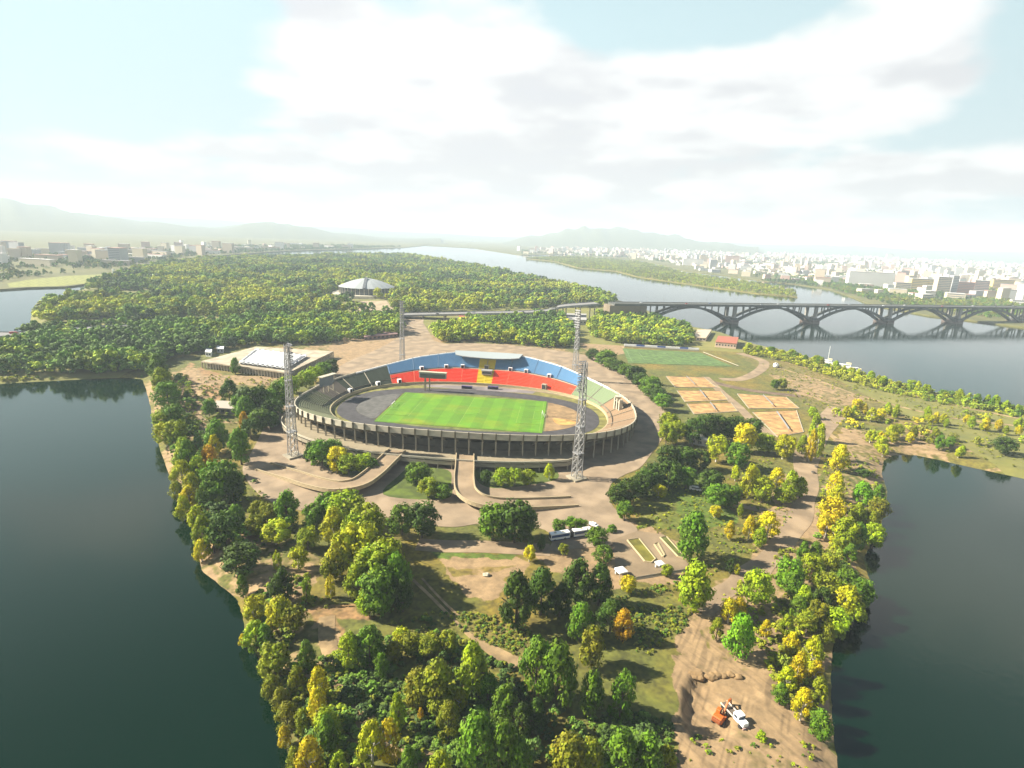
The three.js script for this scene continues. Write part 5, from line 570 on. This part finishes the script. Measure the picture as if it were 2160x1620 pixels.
{ // the tree rows of the right river strip, set along surveyed lines
  const R = rng(31), row = (place, a, n, jit, hs, kinds) => { const c = smooth(px(a), 12); for (let k = 0; k < n; k++) { const p = c[Math.floor(k / n * (c.length - 1))].clone(); p.x += (R() - 0.5) * jit; p.z += (R() - 0.5) * jit; const h = hs * (0.7 + 0.6 * R()); heroes.push({ p, h, w: h * (0.5 + 0.35 * R()), k: kinds[Math.floor(R() * kinds.length)], place, order: 'x' }); } };
  row('in the riverside row of the right strip', [[1572, 742], [1650, 752], [1730, 775], [1800, 795], [1880, 818], [1980, 838], [2080, 858], [2165, 876]], 44, 9, 8.5, 'GNNYLG');
  row('in the loose rows on the right strip', [[1745, 885], [1840, 880], [1920, 882], [2000, 895], [2080, 905], [2165, 915]], 26, 22, 8.5, 'YANAYN');
  row('on the shore above the right lagoon', [[1835, 950], [1860, 935], [1900, 935], [1950, 930], [2000, 955], [2040, 968]], 16, 14, 8.5, 'NYGLAG');
  heroes.push({ p: G(2115, 958), h: 11, w: 13, k: 'D', place: 'on the shore above the right lagoon', order: 'x' }, { p: G(1647, 822), h: 10, w: 9, k: 'L', place: 'beside the right sand courts', order: 'x' }, { p: G(1632, 822), h: 9, w: 7, k: 'G', place: 'beside the right sand courts', order: 'x' });
}
for (const t of heroes) if (!t.p) { t.p = G(t.a, t.b); t.h = tall(t.p, t.t) * 0.94; t.w = t.w * depth(t.p) / FOCAL; }
{ // names and labels: what it looks like, where it stands, which one in its group
  const d = (t) => t.p.clone().sub(EYE), sx = (t) => d(t).dot(AR) / depth(t.p), sy = (t) => -d(t).dot(AU) / depth(t.p), bucket = {};
  for (const t of heroes) { t.size = t.h < 4.2 ? 'low' : t.w / t.h < 0.42 ? 'slender' : t.w / t.h > 0.85 ? 'broad' : t.h > 13 ? 'tall' : ''; t.noun = t.h < 4.2 ? 'shrub' : 'tree'; t.look = `${t.size ? t.size + ' ' : ''}${leafWord[t.k]} ${t.noun}`; (bucket[t.look + t.place] ??= []).push(t); }
  for (const list of Object.values(bucket)) { const by = list[0].order === 'x' ? sx : sy, from = list[0].order === 'x' ? 'left' : 'top'; list.sort((a, b) => by(a) - by(b)); list.forEach((t, i) => { t.label = list.length === 1 ? `${t.look} ${t.place}` : `${t.look} ${t.place}, ${ordinal(i)} from ${from}`; }); }
  for (const t of heroes) { const y = landHeight(t.p.x, t.p.z); plant(t.p.clone().setY(Math.max(y, WATER + 0.2) - 0.08), t.h, t.w, t.k, t.noun === 'shrub' ? 'shrub' : 'tree', t.label, `${t.noun}s ${t.place}`); }
  console.log('heroes', heroes.length);
}
// woodland too dense to count, as one mass each
const mids = [21, 22, 23].map((s) => crown(s * 31, s === 22 ? 'egg' : 'round', 20, 24, 0.062)), lows = [31, 32, 33].map((s) => crown(s * 13, s === 32 ? 'egg' : 'round', 12, 13, 0.11));
function woods(name, label, polys, gap, geos, hs, tones, avoid = () => false, base = 0) {
  const R = rng(name.length * 91 + polys[0].length * 7 + Math.floor(gap * 10)), list = [];
  for (const poly of polys) { const xs = poly.map((p) => p.x), zs = poly.map((p) => p.z), x0 = Math.min(...xs), x1 = Math.max(...xs), z0 = Math.min(...zs), z1 = Math.max(...zs); for (let z = z0; z < z1; z += gap) for (let x = x0; x < x1; x += gap) { const a = x + (R() - 0.5) * gap * 1.3, b = z + (R() - 0.5) * gap * 1.3, keep = R(); if (!inside(poly, a, b) || avoid(a, b) || keep < 0.06) continue; list.push([a, b]); } }
  const g = new THREE.Group(); g.name = numbered(name); g.userData = { label, category: 'woodland', kind: 'stuff' }; scene.add(g);
  const m = new THREE.MeshStandardMaterial({ roughness: 0.85, vertexColors: true, side: THREE.DoubleSide });
  geos.forEach((geo, k) => { const mine = list.filter((_, i) => i % geos.length === k), im = new THREE.InstancedMesh(geo, m, mine.length), M4 = new THREE.Matrix4(), q = new THREE.Quaternion(), c = new THREE.Color(); im.name = 'tree_mass'; mine.forEach(([x, z], i) => { const lump = fbm2(x / 45, z / 45, 3, 331), h = hs * (0.42 + 0.75 * R() ** 1.3 + 0.9 * (lump - 0.4)), w = Math.min(h, hs) * (0.6 + 0.7 * R()), patch = fbm2(x / 110, z / 110, 4, 301) * 0.8 + R() * 0.2, t = leafTone[tones[Math.min(tones.length - 1, Math.floor(clamp((patch - 0.3) / 0.4) * tones.length))]], f = 0.62 + 0.62 * R(); M4.compose(V(x, base, z), q.setFromAxisAngle(V(0, 1, 0), R() * 6.28), V(w * 1.15, h, w * 1.15)); im.setMatrixAt(i, M4); im.setColorAt(i, c.setRGB(t[0] * f, t[1] * f, t[2] * f + 0.006)); }); im.castShadow = im.receiveShadow = true; g.add(im); });
  console.log(name, list.length);
}
const nearRoad = (x, z, k = 13.5) => roadPts.some((p) => (p.x - x) ** 2 + (p.z - z) ** 2 < k * k), arenaAt = G(774, 622), court = px([[738, 634], [818, 632], [836, 660], [746, 662]]), openAt = [G(170, 625), G(640, 640)];
woods('woodland', 'belt of green trees along the left shore behind the lagoon', [px([[-60, 770], [0, 735], [60, 708], [230, 697], [450, 685], [640, 677], [842, 673], [842, 706], [790, 712], [700, 722], [640, 728], [560, 726], [500, 732], [440, 740], [395, 752], [330, 772], [300, 786], [150, 788], [0, 792], [-60, 792]])], 6.4, mids, 14, 'DGGGNGN', (x, z) => nearRoad(x, z) || shoreDist(x, z) < 5);
woods('woodland', 'green and yellow tree belt behind the stadium', [px([[908, 702], [955, 690], [1000, 672], [1100, 667], [1180, 668], [1190, 690], [1215, 700], [1205, 732], [1160, 735], [1100, 728], [1000, 719], [932, 722]]), px([[1240, 695], [1262, 668], [1330, 668], [1400, 680], [1450, 698], [1462, 722], [1440, 732], [1310, 726], [1250, 712]])], 6.2, mids, 12.5, 'DGGNGNYN', (x, z) => nearRoad(x, z));
woods('forest', 'wide green and yellow forest covering the far island', [px([[75, 662], [90, 652], [125, 632], [175, 614], [255, 586], [290, 574], [335, 561], [420, 551], [560, 545], [700, 541], [845, 539], [900, 546], [960, 556], [1030, 570], [1100, 585], [1170, 600], [1240, 616], [1285, 630], [1300, 646], [1150, 650], [1000, 655], [860, 660], [700, 666], [500, 674], [240, 686], [90, 682]])], 9.6, mids, 16, 'DGGNGLNYNY', (x, z) => fbm2(x / 60, z / 60, 3, 341) < 0.36 || nearRoad(x, z, 15) || Math.hypot(x - arenaAt.x, z - arenaAt.z) < 68 || (Math.abs(x - arenaAt.x - (z - arenaAt.z) * -0.3) < 58 && z > arenaAt.z && z < arenaAt.z + 105) || inside(court, x, z) || Math.hypot((x - openAt[0].x) / 60, (z - openAt[0].z) / 90) < 1 || shoreDist(x, z) < 4);
woods('woodland', 'yellowish bushes and trees on the river spit', [spit], 11, lows, 9, 'LNYNL', () => false, -1.3);
{ const slope = px([[1600, 592], [1700, 590], [1850, 608], [2000, 622], [2100, 632], [2170, 640], [2170, 668], [2100, 672], [2000, 660], [1900, 648], [1840, 634], [1800, 622], [1740, 606], [1660, 598]]); woods('woodland', 'green wooded slope along the city shore', [slope], 12, lows, 9, 'DGGLL', () => fbm2(0, 0) > 2, -0.8); }
woods('woodland', 'scattered hazy greenery between the distant city blocks', [px([[1100, 536], [1350, 545], [1600, 585], [1800, 600], [2000, 610], [2170, 625], [2170, 570], [1800, 548], [1400, 530], [1100, 528]])], 24, lows, 11, 'DGGLG', (x, z) => fbm2(x / 160, z / 160, 3, 17) < 0.52 || !inside(cityBank, x, z), -0.8);
woods('woodland', 'hazy greenery on the left river bank', [px([[-50, 600], [20, 592], [120, 578], [230, 572], [280, 560], [420, 538], [700, 526], [850, 521], [700, 517], [400, 520], [0, 545], [-50, 560]])], 17, lows, 11, 'DGGLG', (x, z) => fbm2(x / 160, z / 160, 3, 19) < 0.4 || !inside(leftBank, x, z), -0.8);
woods('riverside_bushes', 'yellow-green bushes lining the river side of the right strip', [px([[1568, 736], [1650, 746], [1730, 768], [1860, 806], [1980, 832], [2165, 868], [2165, 884], [2000, 856], [1860, 826], [1730, 788], [1640, 760], [1572, 748]])], 4.2, mids, 5.5, 'GNNYLY', (x, z) => shoreDist(x, z) < 3, -0.6);
woods('scrub', 'yellow scrub scattered over the right strip', [px([[1745, 872], [1900, 866], [2165, 892], [2165, 945], [2050, 940], [1930, 940], [1860, 935], [1780, 920]])], 6, mids, 5.2, 'YNAYLN', (x, z) => shoreDist(x, z) < 6 || fbm2(x / 22, z / 22, 3, 55) < 0.5, -0.1);
woods('shore_bushes', 'dense green and yellow bushes along the left shore', [px([[325, 800], [350, 770], [400, 800], [420, 900], [470, 1000], [480, 1090], [540, 1180], [520, 1240], [600, 1300], [640, 1400], [660, 1480], [690, 1640], [615, 1640], [585, 1500], [560, 1420], [530, 1350], [515, 1280], [440, 1130], [400, 1050], [370, 960], [335, 880]])], 4.6, mids, 5.2, 'GDNGGLN', (x, z) => shoreDist(x, z) < 5 || fbm2(x / 16, z / 16, 3, 57) < 0.4, -0.3);
woods('thicket', 'dark green undergrowth filling the bottom middle thicket', [px([[700, 1400], [860, 1340], [980, 1390], [1100, 1440], [1200, 1480], [1400, 1560], [1400, 1680], [720, 1680]])], 4.4, mids, 4.6, 'DGDGDD', (x, z) => fbm2(x / 14, z / 14, 3, 59) < 0.36, -0.2);
woods('shore_bushes', 'yellowish bushes along the right lagoon shore', [px([[1660, 1180], [1740, 1120], [1830, 1080], [1840, 1140], [1815, 1180], [1825, 1250], [1760, 1330], [1740, 1420], [1735, 1520], [1690, 1500], [1640, 1440], [1660, 1330], [1620, 1280]])], 4.8, mids, 4.2, 'LNGYLN', (x, z) => shoreDist(x, z) < 6 || fbm2(x / 14, z / 14, 3, 61) < 0.4, -0.2);
{ // undergrowth on the open ground: low tufts and scrub
  const geo = crown(77, 'bush', 12, 12, 0.13), R = rng(515), list = [], zone = (poly, n, hs, tones) => { const p = px(poly), xs = p.map((v) => v.x), zs = p.map((v) => v.z), x0 = Math.min(...xs), x1 = Math.max(...xs), z0 = Math.min(...zs), z1 = Math.max(...zs); let k = 0, tries = 0; while (k < n && tries++ < n * 12) { const x = lerp(x0, x1, R()), z = lerp(z0, z1, R()); if (!inside(p, x, z) || fbm2(x / 14, z / 14, 3, 401) + R() * 0.25 < 0.55 || shoreDist(x, z) < 2.5) continue; k++; const h = hs * (0.35 + R()); list.push([x, z, h, h * (1.2 + R()), tones[Math.floor(R() * tones.length)]]); } };
  zone([[500, 1260], [640, 1200], [720, 1290], [740, 1500], [780, 1620], [610, 1620], [560, 1430]], 700, 1.3, 'LGDGLN');
  zone([[700, 1330], [900, 1300], [1000, 1370], [1100, 1420], [1100, 1620], [850, 1620], [760, 1480]], 900, 1.3, 'DGDDGL');
  zone([[900, 1290], [1100, 1300], [1130, 1350], [1090, 1385], [1000, 1345]], 380, 0.7, 'LGDL');
  zone([[1180, 1520], [1420, 1500], [1420, 1640], [1180, 1640]], 360, 1.2, 'DGGD');
  zone([[320, 850], [420, 800], [520, 880], [520, 1000], [640, 1130], [560, 1180], [440, 1150], [380, 1040]], 700, 1.3, 'LGNLD');
  zone([[1340, 1000], [1640, 960], [1680, 1080], [1600, 1160], [1480, 1230], [1430, 1160], [1340, 1110]], 900, 0.7, 'LLYNG');
  zone([[1400, 1230], [1480, 1230], [1440, 1330], [1340, 1400], [1300, 1260]], 420, 0.8, 'LGDL');
  zone([[1520, 1260], [1650, 1160], [1760, 1150], [1830, 1230], [1740, 1380], [1720, 1520], [1640, 1470], [1600, 1370]], 600, 1.1, 'LYNLL');
  zone([[1740, 960], [1860, 960], [1870, 1080], [1760, 1160], [1720, 1080]], 360, 1.0, 'LYN');
  zone([[1600, 760], [2160, 870], [2160, 990], [1900, 955], [1720, 900]], 900, 1.0, 'LYNLL');
  zone([[1450, 1520], [1560, 1560], [1700, 1540], [1760, 1620], [1440, 1620]], 40, 0.7, 'GNL');
  zone([[300, 800], [0, 808], [0, 795], [300, 790]], 90, 2, 'LGY'); zone([[425, 790], [600, 800], [500, 850], [430, 870]], 120, 1.2, 'LYG');
  const im = new THREE.InstancedMesh(geo, new THREE.MeshStandardMaterial({ roughness: 0.85, vertexColors: true, side: THREE.DoubleSide }), list.length), M4 = new THREE.Matrix4(), q = new THREE.Quaternion(), c = new THREE.Color(); im.name = 'undergrowth'; list.forEach(([x, z, h, w, k], i) => { M4.compose(V(x, landHeight(x, z) - 0.05, z), q.setFromAxisAngle(V(0, 1, 0), i * 2.4), V(w, h, w)); im.setMatrixAt(i, M4); const t = leafTone[k], f = 0.75 + 0.45 * R(); im.setColorAt(i, c.setRGB(t[0] * f, t[1] * f, t[2] * f)); }); im.castShadow = im.receiveShadow = true; im.userData = { label: 'low scrub and weeds scattered over the open ground', category: 'undergrowth', kind: 'stuff' }; scene.add(im); console.log('undergrowth', list.length);
}
renderer.render(scene, camera);
